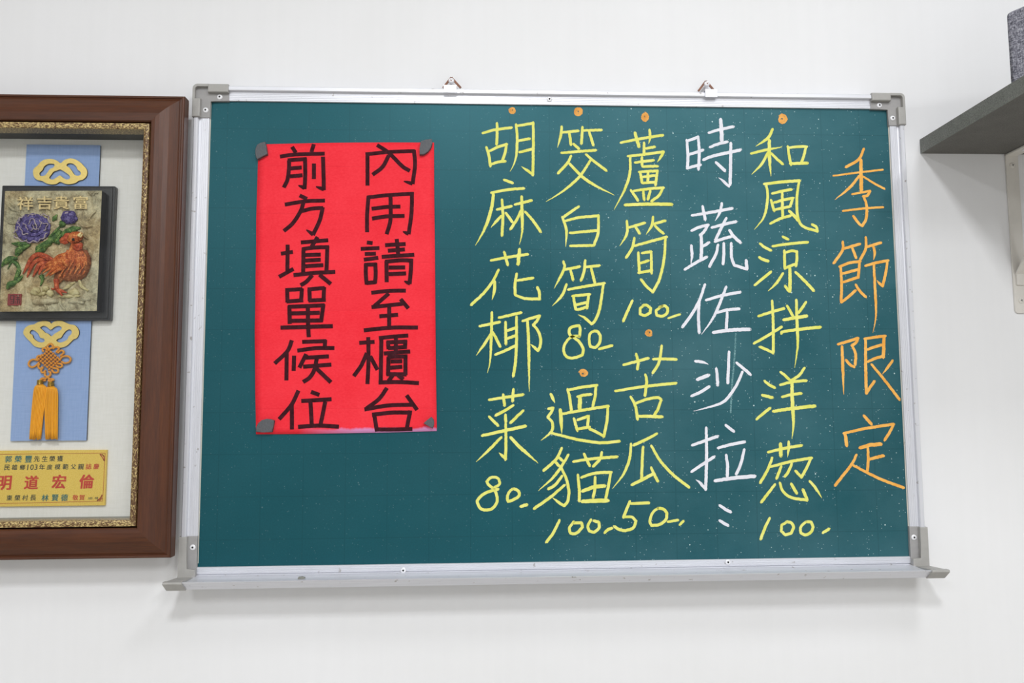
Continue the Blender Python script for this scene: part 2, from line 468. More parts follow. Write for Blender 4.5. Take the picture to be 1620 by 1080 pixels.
for i, (lx, ly, sx, sy, pw) in enumerate(LIGHTS):
    e = empty('ceiling_lamp', (lx, ly, 2.74), ['small square ceiling light over the customer side of the chalkboard', 'square ceiling light closest to the chalkboard wall above the shelf side', 'long narrow ceiling light further back on the right', 'added long narrow fill light, unseen, further back on the left'][i], 'lamp')
    bm = NB()
    for (a, b, c, d_) in ((-sx / 2 - .02, sx / 2 + .02, -sy / 2 - .02, -sy / 2), (-sx / 2 - .02, sx / 2 + .02, sy / 2, sy / 2 + .02), (-sx / 2 - .02, -sx / 2, -sy / 2, sy / 2), (sx / 2, sx / 2 + .02, -sy / 2, sy / 2)):
        m_ = bmesh.ops.create_cube(bm, size=1)
        for v in m_['verts']:
            v.co = Vector((lx + (a + b) / 2 + v.co.x * (b - a), ly + (c + d_) / 2 + v.co.y * (d_ - c), 2.742 + v.co.z * 0.016))
    link('frame', bm, M['bracket'], e)
    bm = NB(); m_ = bmesh.ops.create_cube(bm, size=1)
    for v in m_['verts']: v.co = Vector((lx + v.co.x * sx, ly + v.co.y * sy, 2.7455 + v.co.z * 0.008))
    link('diffuser', bm, M['lamp'], e)

# ------------------------------------------------------------------ the chalkboard
BW, BH = 0.86, 0.5654
board = empty('chalkboard', W(0, 0.0, 0), 'green chalkboard with aluminium frame covered in handwritten yellow, white and orange characters', 'chalkboard')
X0, X1, ZT = -0.0185, 0.8775, 0.5832
bm = NB(); box(bm, 0 - .006, BW + .006, 0.004, 0.012, -0.012, BH + .006)
link('writing_surface', bm, M['board'], board, origin=W(0, 0.012, 0), label='dark green writing surface with faint grid and chalk dust')
bm = NB(); box(bm, X0 + .004, X1 - .004, 0.002, 0.0038, -0.008, ZT - .004); link('backing_sheet', bm, M['board_back'], board)

def rail_h(z_out, z_in, x0, x1, mat):
    """top rail: ridge outside, ribbed flat inside"""
    s = 1 if z_out > z_in else -1; w = abs(z_out - z_in)
    prof = [(0.0, .002), (0.0, .0175), (0.0012, .019), (0.0052, .019), (0.0060, .0183), (0.0062, .0150), (0.0078, .0148)]
    u = 0.0078
    for k in range(4):
        prof += [(u + 0.0010, .0148), (u + 0.0012, .0144), (u + 0.0018, .0144), (u + 0.0020, .0148)]; u += 0.0022
    prof += [(w - .0004, .0148), (w, .0143), (w, .0121), (w, .002)]
    return prof
def sweep_rail(prof, a, b, fn, mat, name='rail', label=None):
    bm = NB(); extrude_profile(bm, None, [fn(u, d, a) for u, d in prof], [fn(u, d, b) for u, d in prof])
    return link(name, bm, mat, board, label=label)
pt = rail_h(ZT, BH, 0, 0, None)
sweep_rail(pt, X0 + .030, X1 - .030, lambda u, d, t: W(t, d, ZT - u), M['alu_x'])
pl = rail_h(-X0, 0, 0, 0, None)
sweep_rail(pl, .0355, ZT - .030, lambda u, d, t: W(X0 + u, d, t), M['alu_z'])
sweep_rail(rail_h(X1, BW, 0, 0, None), .0355, ZT - .030, lambda u, d, t: W(X1 - u, d, t), M['alu_z'])
# thin cream edge strips where the writing surface meets the side rails
for xa, xb in ((0.0, 0.0009), (BW - .0009, BW)):
    bm = NB(); box(bm, xa, xb, .0118, .0126, .0045, BH - .001); link('edge_strip', bm, M['cream'], board)
# bottom rail (flat ribbed strip) and chalk tray
prof = [(-.0002, .002), (-.0002, .0140), (.0006, .0148)]
u = .0006
for k in range(3):
    prof += [(u + .0012, .0148), (u + .0014, .0144), (u + .0020, .0144), (u + .0022, .0148)]; u += .0022
prof += [(.0078, .0146), (.0079, .0128), (.0088, .0128), (.0089, .0143), (.0105, .0143), (.0105, .002)]
sweep_rail(prof, X0 + .012, X1 - .012, lambda u, d, t: W(t, d, -u), M['alu_x'])
tray_prof = [(-.0094, .0143), (-.0098, .020), (-.0106, .030), (-.0108, .042), (-.0100, .050), (-.0090, .0535), (-.0088, .0552), (-.0093, .0560), (-.0102, .0555), (-.0190, .0455), (-.0192, .0440), (-.0160, .038), (-.0125, .030), (-.0118, .0143)]
bm = NB(); extrude_profile(bm, None, [W(-.0035, d, z) for z, d in tray_prof], [W(.8618, d, z) for z, d in tray_prof])
tray = link('chalk_tray', bm, M['alu_x'], board, label='aluminium chalk tray along the bottom')

def rivet(c, parent, r=.0034):
    bm = NB(); disc(bm, c, r, .0014); s = link('screw', bm, M['screw'], parent, origin=c, smooth=False)
    return s
def rivet_hole(c, parent, r=.0010):
    bm = NB(); disc(bm, c + Vector((0, -.00142, 0)), r, .0001, 8, False); return link('screw_socket', bm, M['dark'], parent, origin=c)
def screw_on_part(c, parent):
    bm = NB(); disc(bm, c, .0034, .0014)
    n0 = len(bm.faces)
    disc(bm, c + Vector((0, -.00139, 0)), .0012, .00012, 8, False)
    bm.faces.ensure_lookup_table()
    for f in bm.faces[n0:]: f.material_index = 1
    return link('screw', bm, [M['screw'], M['dark']], parent, origin=c)
for px, py in ((869.2, 157), (638, 901.8), (1151.5, 888.8)):
    screw_on_part(at(px, py, .0148), board)

def corner_cap(cx, cz, sx, sz):
    """L shaped grey plastic corner; cx,cz outer corner, sx,sz = inward direction signs"""
    def Q(u, v, d): return W(cx + sx * u, d, cz + sz * v)
    bm = NB(); r = .006
    arc = [(r - r * math.cos(t), r - r * math.sin(t)) for t in [math.pi / 2 * k / 5 for k in range(6)]]
    # base L
    L = arc + [(.0425, 0), (.0425, .0195), (.0200, .0195), (.0200, .0410), (0, .0410)]
    L = [(u - .0008, v - .0008) for u, v in L]
    prism(bm, [Q(u, v, .003) for u, v in L], Vector((0, -.0130, 0)), .0006)
    o = link('corner_cap', bm, M['plastic_inner'], board, label='grey plastic corner cap')
    bm = NB()
    def blk(u0, u1, v0, v1):
        prism(bm, [Q(u0, v0, .0155), Q(u1, v0, .0155), Q(u1, v1, .0155), Q(u0, v1, .0155)], Vector((0, -.0060, 0)), .0012)
    blk(.0172, .0420, -.0012, .0092); blk(-.0012, .0085, .0172, .0405)
    rim_o = [(u - .0012, v - .0012) for u, v in arc]; rim_o = [(-.0012, .0180)] + rim_o + [(.0180, -.0012)]
    rim_i = [(.0018, .0180)] + [(.0018 + (u) * .6, .0018 + v * .6) for u, v in arc] + [(.0180, .0018)]
    prism(bm, [Q(u, v, .0155) for u, v in rim_o] + [Q(u, v, .0155) for u, v in rim_i[::-1]], Vector((0, -.0052, 0)))
    link('raised_rim', bm, M['plastic'], o)
    for u, v in ((.0305, .0136), (.0138, .0305)):
        screw_on_part(Q(u, v, .0158), o)
corner_cap(X0, ZT, 1, -1); corner_cap(X1, ZT, -1, -1)
def bottom_cap(s):
    ox = X0 if s > 0 else X1
    def Q(u, z, d): return W(ox + s * u, d, z)
    bm = NB()
    prism(bm, [Q(-.0016, .0365, .003), Q(.0186, .0365, .003), Q(.0186, -.0118, .003), Q(-.0016, -.0118, .003)], Vector((0, -.0130, 0)), .0006)
    o = link('corner_bracket', bm, M['plastic_inner'], board, label='grey plastic lower corner bracket')
    bm = NB()
    prism(bm, [Q(-.0018, .0362, .0155), Q(.0080, .0362, .0155), Q(.0080, -.0015, .0155), Q(.0185, -.0015, .0155), Q(.0185, -.0118, .0155), Q(-.0018, -.0118, .0155)], Vector((0, -.0058, 0)), .0010)
    link('raised_rim', bm, M['plastic'], o)
    bm = NB()   # foot that spreads onto the tray
    prism(bm, [Q(-.0015, -.0105, .014), Q(.0182, -.0105, .014), Q(.0158, -.0086, .046), Q(-.0035, -.0086, .050)], Vector((0, 0, -.003)))
    link('foot', bm, M['plastic'], o)
    screw_on_part(Q(.0135, .0235, .0158), o)
    bm = NB()   # end cap of the tray
    xo, xi = (-.0055, .0158)
    pr = [(-.0092, .047), (-.0086, .049), (-.0083, .0548), (-.0088, .0568), (-.0108, .0572), (-.0188, .0490), (-.0200, .0465), (-.0190, .043), (-.0130, .043)]
    a = [Q(xo - (.001 if d > .03 else 0), z, d) for z, d in pr]; b = [Q(xi, z, d) for z, d in pr]
    b = [Q(xi + (.0012 if z < -.012 else 0), z, d) for z, d in pr]
    a = [Q(xo + (.0016 if z < -.012 else 0), z, d) for z, d in pr]
    extrude_profile(bm, None, a, b)
    bmesh.ops.bevel(bm, geom=[e for e in bm.edges if e.calc_length() > .015], offset=.0006, segments=2, affect='EDGES', profile=0.5)
    link('tray_end_cap', bm, M['plastic'], board, label='grey plastic end cap of the tray')
bottom_cap(1); bottom_cap(-1)

def hanger(plate, apex, legs, scr):
    x0, y0, x1, y1 = plate
    a = at(x0, y0, .019); b = at(x1, y1, .019)
    bm = NB(); box(bm, a.x, b.x, .019, .0206, b.z - Z0, a.z - Z0, .0004)
    box(bm, a.x, b.x, .004, .0206, a.z - Z0 - .0004, a.z - Z0 + .0008)
    h = link('hanger_clip', bm, M['alu_x'], board, label='white metal hanging clip on the top rail')
    bm = NB()
    A = at(*apex, .007)
    for lg in legs:
        B = at(*lg, .007); t = (B - A).normalized(); n = Vector((t.z, 0, -t.x)) * .0013
        prism(bm, [A - n, A + n, B + n, B - n], Vector((0, -.0012, 0)))
    link('strap', bm, M['rust'], h, label='rusty brown triangular strap')
    bm = NB(); c = at(*scr, .0085); disc(bm, c, .0037, .003, 16)
    n0 = len(bm.faces)
    for ang in (0.6, 2.17):
        t = Vector((math.cos(ang), 0, math.sin(ang))) * .0017; n = Vector((-math.sin(ang), 0, math.cos(ang))) * .0003; q = c + Vector((0, -.00302, 0))
        bm.faces.new([bm.verts.new(q + e) for e in (-t - n, t - n, t + n, -t + n)])
    tube(bm, [Vector((c.x, 0.0, c.z)), c], .0016, 8, up=Vector((0, 0, 1)))
    bm.faces.ensure_lookup_table()
    for f in bm.faces[n0:n0 + 2]: f.material_index = 1
    link('screw', bm, [M['screw'], M['rust']], h)
hanger((701.8, 136, 722.5, 147.5), (714, 123), ((701, 139.5), (729, 139.5)), (714, 128.3))
hanger((1115, 142.5, 1134.8, 154.5), (1116.5, 128.5), ((1104.5, 144.5), (1129, 143)), (1118, 133.2))

# ------------------------------------------------------------------ handwriting: strokes as thin chalk / ink ribbons
def ribbon(bm, lay, pts, width, z, taper, chisel, jit):
    """pts Vectors in the surface plane; z extra lift towards the viewer"""
    P = catmull(pts, 5)
    # resample
    step = .0014; R = [P[0]]; 
    for a, b in zip(P, P[1:]):
        n = max(1, int((b - a).length / step))
        for k in range(1, n + 1): R.append(a.lerp(b, k / n))
    n = len(R); L = [0]
    for a, b in zip(R, R[1:]): L.append(L[-1] + (b - a).length)
    tot = L[-1] or 1e-6; prev = None
    capn = 0 if chisel else 3
    rows = []
    for i, p in enumerate(R):
        t = (R[min(i + 1, n - 1)] - R[max(i - 1, 0)]).normalized(); s = Vector((-t.z, 0, t.x))
        f = L[i] / tot
        if chisel: w = width * (1 - (.75 * f * f if taper else 0)); cov = 1
        else:
            w = width * (.86 + .14 * math.sin(min(1, f * 1.6) * math.pi / 2))
            cov = 1.0
            if taper: w *= 1 - .85 * max(0, (f - .45) / .55) ** 1.3; cov = 1 - .45 * max(0, (f - .7) / .3)
            else: cov = 1 - .42 * max(0, 1 - (tot - L[i]) / (width * 1.3))
            cov -= .25 * max(0, 1 - L[i] / (width * .5))
            cov -= .14 * max(0, noise.noise(p * 160))
        j = jit * noise.noise(p * 900) * width; rows.append((p, s, w / 2, j, cov, t))
    # rounded ends
    if not chisel:
        p, s, h, j, cov, t = rows[0]; rows.insert(0, (p - t * h * .7, s, h * .6, 0, cov - .15, t)); rows.insert(0, (p - t * h * 1.0, s, h * .2, 0, cov - .3, t))
        p, s, h, j, cov, t = rows[-1]; rows.append((p + t * h * .7, s, h * .6, 0, cov - .1, t)); rows.append((p + t * h * 1.0, s, h * .2, 0, cov - .3, t))
    for p, s, h, j, cov, t in rows:
        vs = []
        for k, e in ((-1, -.16 if not chisel else 0), (-.7, 0), (0, .06), (.7, 0), (1, -.16 if not chisel else 0)):
            v = bm.verts.new(p + s * (h * k + j) + Vector((0, -z, 0))); v[lay] = cov + e; vs.append(v)
        if prev:
            for a in range(4): bm.faces.new((prev[a], prev[a + 1], vs[a + 1], vs[a]))
        prev = vs

def write(blocks, name, mat, parent, depth, base_w, chisel=False, label=None, jit=.12):
    for ox, oy, sc, data in blocks:
        bm = NB(); lay = bm.verts.layers.float.new('cover')
        for k, st in enumerate(data.split(';')):
            tok = st.split()
            if not tok: continue
            w = 1.0; tp = False; nums = []
            for q in tok:
                if q == '>': tp = True
                elif q[0] == 'w': w = float(q[1:])
                else: nums.append(float(q))
            pts = [at(ox + nums[i] / sc, oy + nums[i + 1] / sc, depth) for i in range(0, len(nums), 2)]
            ribbon(bm, lay, pts, base_w * w, .00012 + .00003 * k, tp, chisel, jit)
        link(name, bm, mat, parent, label=label)

YELLOW = [
 (740,160,8.308,"195 420 360 375 575 348;385 290 385 450 378 570;245 605 280 720 298 855;285 655 400 600 515 565;510 565 490 680 455 785;300 835 400 800 495 790;635 305 650 480 640 700 610 820 555 925 >;655 325 860 290;860 280 862 500 855 975;850 960 780 910 705 857 >;670 520 815 495;680 672 850 630"),
 (740,270,8.308,"478 120 590 160;308 290 520 250 740 232;335 300 325 430 270 640 200 810 100 980 > w1.2;385 510 575 465;450 380 462 600 450 855;440 595 305 745 >;500 555 590 680;620 445 840 390;708 340 715 600 715 800 680 970 > w1.1;700 520 640 650 560 770;755 540 860 660 960 805"),
 (740,390,8.308,"305 182 500 145 790 100;478 70 525 240;680 35 660 235 w1.2;405 305 320 470 190 630 45 765;355 460 350 580 320 700 > w1.1;645 355 622 480 622 630;655 445 860 412;622 635 750 680 950 690;945 690 940 600 915 535"),
 (740,480,7.2,"135 258 365 210;275 100 268 400 255 650 225 790 >;265 345 190 460 98 590 >;285 325 370 490;355 162 610 103;430 210 435 465;555 150 555 400 545 650 518 830;445 310 550 275;450 400 555 360;315 582 440 530 555 475;625 200 700 175 820 140;820 140 790 195 745 245;745 245 800 310 830 400 825 480 800 540;800 540 760 500 715 462 >;680 200 695 500 700 1000 > w1.1"),
 (740,610,8.308,"280 185 480 155 730 115;465 115 485 260;600 45 588 205;600 255 480 330 365 392;280 405 400 525;495 380 500 480;730 325 640 410 560 490;190 655 480 590 760 530 w1.1;498 500 502 750 495 970;495 955 410 880 >;440 675 300 820 110 1000 >;565 680 700 820 925 1015 > w1.2"),
 (740,730,10.8,"440 450 525 400 550 360 520 290 460 265 380 280 325 340 360 400 440 465 490 560 500 680 430 790 330 825 220 800 165 700 180 640 260 560 400 500 520 470"),
 (740,730,10.8,"765 465 700 530 675 620 690 680 760 660 860 600 885 540 850 490 780 460;905 765 1010 735 w1.1"),
 (860,160,6.353,"182 255 175 330 140 465 >;185 315 350 298;258 315 275 440;390 260 380 430;400 295 582 290;455 300 500 445;300 430 355 480;180 520 525 493;275 550 240 620 145 725;425 535 500 600 632 700;470 595 360 760 200 900 25 1010 >;260 630 400 770 540 860 710 945 > w1.1"),
 (860,320,5.4,"300 35 170 125;160 125 195 240 188 378 >;190 158 300 130 470 115;468 110 465 260 430 365;225 262 460 240;228 372 430 368"),
 (860,320,5.4,"170 505 175 570 90 735 >;180 575 310 548;230 580 252 665;355 495 345 590 318 668;360 552 478 540;405 560 438 690;210 745 370 715 520 692;195 700 160 790 75 885 >;510 700 480 900 445 1000 410 1040;410 1040 350 985 295 960 >;245 800 395 785;255 800 265 870 275 915;385 785 370 905;275 875 370 855;275 915 300 915 365 895"),
 (860,500,8.308,"470 270 430 258 360 275 290 350 262 440 290 520 350 550 430 540 510 510 520 430 470 340 400 280 350 250 335 190 370 140 470 125 480 180 470 270"),
 (860,500,8.308,"665 195 610 230 598 320 615 400 680 415 735 350 745 260 710 200 665 192;730 432 810 410 900 385"),
 (850,600,7.714,"165 180 215 285 > w1.1;135 358 195 345;195 345 170 400 128 462;128 462 180 520 188 590 160 650 45 745 >;160 650 320 690 500 735 780 772 1005 752;370 120 395 230 415 380;370 130 545 95 730 70;715 75 705 200 675 335;520 210 520 290 515 355 w1.4;490 210 580 190 660 182;280 370 290 500 300 660 > w1.3;300 422 580 370 870 325;860 330 850 500 810 700;810 695 720 640 630 600;445 475 490 625;490 495 630 445;625 445 612 580;480 605 640 580"),
 (840,690,6,"292 110 240 215 120 325;260 195 305 235;225 235 270 285;355 175 280 300 200 400 70 515 >;290 305 335 400 360 520 350 610 315 660;315 660 255 620 205 580 >;295 375 235 455 165 500;320 460 180 580 30 685;402 240 560 215 820 193;502 165 558 280;672 150 655 215 590 285;445 365 458 500 460 615;478 390 600 350 765 340;755 345 735 470 710 590;490 520 600 480 700 470 w1.3;608 385 605 500 588 580;485 618 600 610 730 608 w1.4"),
 (840,690,6,"270 795 210 920 145 1005"),
 (840,690,6,"405 810 365 870 375 920 430 920 490 860 480 820 410 822"),
 (840,690,6,"570 790 540 850 555 900 600 910 645 870 645 815 595 800;700 915 730 885 770 870"),
 (960,160,5.4,"120 355 290 320 480 290;240 270 275 390 w1.2;365 245 370 310 358 365 >;318 355 318 460;335 405 410 390;180 470 320 455 485 432;485 432 465 470 432 522 >;200 475 195 620 150 760 60 930 >;300 480 300 550;305 560 435 555;240 525 400 505;275 605 435 595;285 610 302 700;430 600 415 720;305 700 410 692;350 610 350 695;310 648 410 635;230 768 350 750 485 740;205 760 265 850;310 770 318 845;370 765 350 840;475 750 440 810 380 855;155 888 350 880 555 882 w1.2"),
 (960,330,5.4,"172 105 175 190 155 250 110 318 >;190 160 325 122;245 155 280 212;395 70 385 140 335 222 >;400 130 500 103;410 145 450 185 485 212;235 250 215 340 165 418;235 318 370 280 512 242;500 245 490 420 450 600 390 715;390 710 340 665 292 605;268 375 278 550;300 380 380 368;378 365 382 555;290 465 355 445;270 548 375 530"),
 (960,330,5.4,"218 785 140 960"),
 (960,330,5.4,"325 820 285 850 285 900 325 912 370 890 375 850 340 825 310 825"),
 (960,330,5.4,"475 830 420 870 425 910 475 918 515 890 520 850 495 828 450 840;525 935 625 902 w.8"),
 (960,510,6,"158 402 280 370 395 338;278 298 297 370 290 445;440 348 520 345 660 350;520 220 505 340 480 410 435 480;80 650 370 605 660 575;365 495 378 560 362 695;225 705 270 790 292 920;270 770 370 730 480 712 520 735;515 735 485 820 450 880;290 890 400 890 528 895 w1.1"),
 (960,660,5.684,"450 145 360 195 240 250;218 238 205 370 150 510 50 640 >;325 265 318 400 312 550;225 605 320 560 410 510 w1.1;398 450 430 520 460 575;400 255 480 390 600 520 740 628"),
 (960,660,5.684,"208 755 180 820 150 900;215 775 300 772 380 768;150 895 220 895 262 930 240 990 180 1015 120 1010 65 980"),
 (960,660,5.684,"460 815 410 860 388 930 400 970 470 965 530 920 540 860 510 825 460 815;548 938 640 922 w.9;655 965 690 930 w.9"),
 (1180,170,8.308,"350 285 290 400 130 510 > w1.1;68 605 250 560 440 525 480 505 >;308 430 308 640 330 905 > w1.3;290 590 210 740 75 880 >;330 600 400 670 485 745;550 510 570 640 592 755;570 530 680 515 800 515;790 515 765 620 730 720;580 738 700 735 810 732 w1.1"),
 (1180,270,8.308,"240 175 450 150 710 130 w1.1;270 190 285 350 240 600 110 775 >;700 125 670 350 680 600 750 730 940 795;940 800 925 740 870 705;345 300 470 270 600 245;475 280 482 600;330 385 370 530;370 420 490 385 625 358;615 360 580 470;370 515 480 490 580 470;320 695 450 630 590 590;570 530 620 580 690 655 w1.2"),
 (1180,360,8.308,"185 210 250 260 330 300;175 390 230 420 295 440 w1.1;115 755 220 670 330 578;485 118 555 155;350 245 550 215 815 190;505 300 510 540;530 325 600 305 670 315;670 310 668 420 655 505;510 535 590 500 650 480;575 530 580 680 575 840 w1.2;560 835 515 765;485 600 400 730 290 835 >;650 585 770 700 890 830 w1.1"),
 (1180,460,8.308,"165 332 340 275 505 230;345 130 358 400 360 820;105 690 300 580 470 470;355 815 270 770 180 735;540 195 620 335;790 145 740 220 690 290;495 380 640 355 800 330 w1.2;465 560 490 535 700 505 980 475 w1.1;662 120 670 400 680 700 640 1010 > w1.1"),
 (1180,580,8.308,"245 185 310 240 380 275;215 372 350 405 w1.1;140 690 230 610 320 540;455 70 510 110 570 170;770 15 700 110 590 185;450 238 600 200 795 180;475 395 600 365 730 350;360 585 600 550 910 515 w1.2;605 225 610 500 625 740 605 945 > w1.3"),
 (1180,680,6,"210 210 360 175 530 145;328 130 332 245 w1.3;405 110 405 180 395 255 >;250 262 205 380 135 500;230 350 420 300 625 265;615 270 580 350 525 450;525 445 470 388;335 345 290 460;435 320 410 380 370 440;275 515 210 600 145 685;322 500 350 580 430 640 585 665;580 660 540 565 w1.1;430 510 480 600 w1.1;605 485 660 550 720 645 >"),
 (1180,680,6,"225 835 180 930 140 1035"),
 (1180,680,6,"385 875 340 900 335 960 375 995 430 980 455 920 430 880 385 870"),
 (1180,680,6,"570 870 520 920 520 975 565 995 615 970 640 920 620 875 580 868;730 975 790 938"),
]
WHITE = [
 (1070,180,8.308,"135 345 152 540 145 715;145 358 285 305;285 300 300 480 290 730;160 540 350 475;140 718 230 690 320 668;425 250 560 210 750 168;582 75 592 220 595 360 w1.3;440 440 540 400 670 370;355 605 500 550 845 475 w1.1;715 385 712 650 705 935 w1.1;690 955 620 890 555 838 >;520 640 640 750 w1.1"),
 (1070,310,8.308,"205 255 480 210 740 160;345 135 380 315;598 95 570 220 510 325 >;200 455 300 410 420 380;410 385 370 460 310 515;325 510 330 680 325 830 w1.1;345 665 430 610;195 650 205 780 190 895 >;110 965 250 880 400 800;465 415 620 375 785 335;655 290 600 400 510 580;505 600 620 560 725 535;695 450 760 540 845 615 w1.1;545 640 520 760 430 930;622 620 622 760 612 895;720 620 722 800 760 910 920 960;915 845 925 960 w1.1"),
 (1070,430,8.308,"375 165 300 380 200 560 80 725;300 395 290 600 300 800;390 370 600 310 845 265;655 195 580 390 480 610 330 820 >;535 535 660 500 825 485;668 530 655 750;485 795 700 765 965 755 w1.2"),
 (1070,540,7.714,"232 240 320 250 390 278 >;255 465 395 410 w1.2;185 665 290 620 400 550;487 330 500 430 502 535;642 125 635 330 627 508;735 260 820 330 905 405;805 370 740 520 640 670 560 745 400 800 210 850 >"),
 (1070,650,5.4,"135 292 355 215;255 142 258 400 250 670;130 518 230 450 325 388;248 665 200 610 165 585 >;422 120 490 175;355 315 470 285 585 262;425 375 435 460 435 560;580 328 550 450 510 540;330 595 500 570 670 555 w1.2"),
 (1070,650,5.4,"370 805 420 840 465 862;370 935 440 978"),
]
ORANGE = [
 (1300,220,7.2,"480 110 420 230 275 318;130 418 420 380 700 348 w.7;445 235 450 590 w1.3;425 420 320 550 150 690 >;470 425 590 500 715 568 w.8;345 628 550 590 w.8;550 590 520 640 470 655;475 650 510 760 505 900 460 990;460 990 420 960 360 878;238 818 480 790 700 775 w.8"),
 (1300,360,7.2,"240 160 235 260 135 405;245 240 435 185;345 220 390 345;502 110 500 240 435 370;510 220 675 170;585 210 602 290 588 370 >;200 445 320 400 440 385;215 450 225 650 220 850;430 390 415 570;230 525 420 475;245 620 415 565;225 850 310 780 385 715;385 650 430 720 500 790;495 435 620 400 755 375;745 375 730 500 690 670;690 665 660 640 625 600 >;592 425 600 600 615 900 610 1050 580 1195 >"),
 (1300,500,7.2,"185 320 300 285 415 250;415 250 390 300 340 335;345 335 385 430 380 560;370 580 320 550 275 500;230 345 240 600 250 890 > w1.1;498 255 500 600 508 880 w1.1;485 258 600 240 725 225;708 230 700 470 w1.2;520 380 600 350 685 325;525 518 610 480 700 455;510 880 550 810 600 740;565 550 700 710 885 950;805 505 760 570 690 660 >"),
 (1300,640,7.2,"480 125 520 170 565 222 w1.1;250 325 500 270 820 220;820 220 780 300 715 405;265 325 285 465 w1.2;435 490 550 460 675 448 w1.3;525 490 528 650 515 770;545 620 620 600 705 580 w1.1;395 570 330 690 150 920;360 690 520 775 700 860 935 945"),
]
write(YELLOW, 'chalk_character', M['chalk_yellow'], board, .012, .0036, label='yellow chalk handwriting')
write(WHITE, 'chalk_character', M['chalk_white'], board, .012, .0038, label='white chalk handwriting')
write(ORANGE, 'chalk_character', M['chalk_orange'], board, .012, .0036, label='orange chalk handwriting')
# scribbled orange bullet dots: a spiral of chalk with gaps
for px, py, rx, ry in ((810.5, 174.5, 6.5, 6), (914.5, 176.5, 8, 8), (1020, 185, 6.5, 8.5), (1237.5, 188.5, 8.5, 9), (922.8, 590.2, 8.5, 6.5), (1026.8, 526.2, 7, 6.5)):
    bm = NB(); lay = bm.verts.layers.float.new('cover')
    for tw in range(2):
        ph = random.random() * 6; pts = []
        for k in range(16):
            t = ph + k * 2.4 / 3.2; f = 1 - (k / 15) * .85
            pts.append(at(px + math.cos(t) * rx * f * .84 * (1 + .12 * random.uniform(-1, 1)), py + math.sin(t) * ry * f * .84 * (1 + .12 * random.uniform(-1, 1)), .012))
        ribbon(bm, lay, pts, .0026, .00012 + tw * .00005, False, False, .2)
    link('chalk_dot', bm, M['chalk_orange_dot'], board, label='orange chalk bullet dot')

# ------------------------------------------------------------------ red paper notice
PL = [(408.6, 228.4), (408.3, 260), (406, 345), (404, 488), (403.7, 520), (405, 686.7)]
PR = [(686.8, 225.5), (687.0, 300), (687.8, 370), (688.6, 480), (689.2, 530), (691, 681.7)]
def edge_at(E, f):
    y = E[0][1] + (E[-1][1] - E[0][1]) * f
    for (x0, y0), (x1, y1) in zip(E, E[1:]):
        if y <= y1 + 1e-6: return (x0 + (x1 - x0) * (y - y0) / (y1 - y0), y)
    return E[-1]
PD = .0128
def paper_lift(u, v):
    """gentle bulge off the board between the magnets"""
    edge = min(u, 1 - u)
    w = .0012 * math.sin(v * 9.0 + .6) * math.sin(v * math.pi) + .0016 * math.sin(v * math.pi) * (1 - edge * .6)
    w += .0010 * math.sin(u * math.pi) * (1 - math.sin(v * math.pi)) + .0004 * math.sin(v * 31)
    return max(0, w)
NU, NV = 24, 44
bm = NB(); grid = []
for j in range(NV + 1):
    v = j / NV; a = edge_at(PL, v); b = edge_at(PR, v); row = []
    for i in range(NU + 1):
        u = i / NU; px = a[0] + (b[0] - a[0]) * u; py = a[1] + (b[1] - a[1]) * u + .9 * math.sin(u * math.pi) * (v - .5) * 2
        row.append(bm.verts.new(at(px, py, PD) + Vector((0, -paper_lift(u, v), 0))))
    grid.append(row)
for j in range(NV):
    for i in range(NU): bm.faces.new((grid[j][i], grid[j][i + 1], grid[j + 1][i + 1], grid[j + 1][i]))
bmesh.ops.recalc_face_normals(bm, faces=bm.faces)
paper = link('paper_notice', bm, M['paper'], origin=at(405, 686.7, PD), smooth=True)
sm = paper.modifiers.new('thickness', 'SOLIDIFY'); sm.thickness = .0002; sm.offset = 0
tag(paper, 'bright red paper notice with black brush-marker characters stuck on the green board', 'notice')

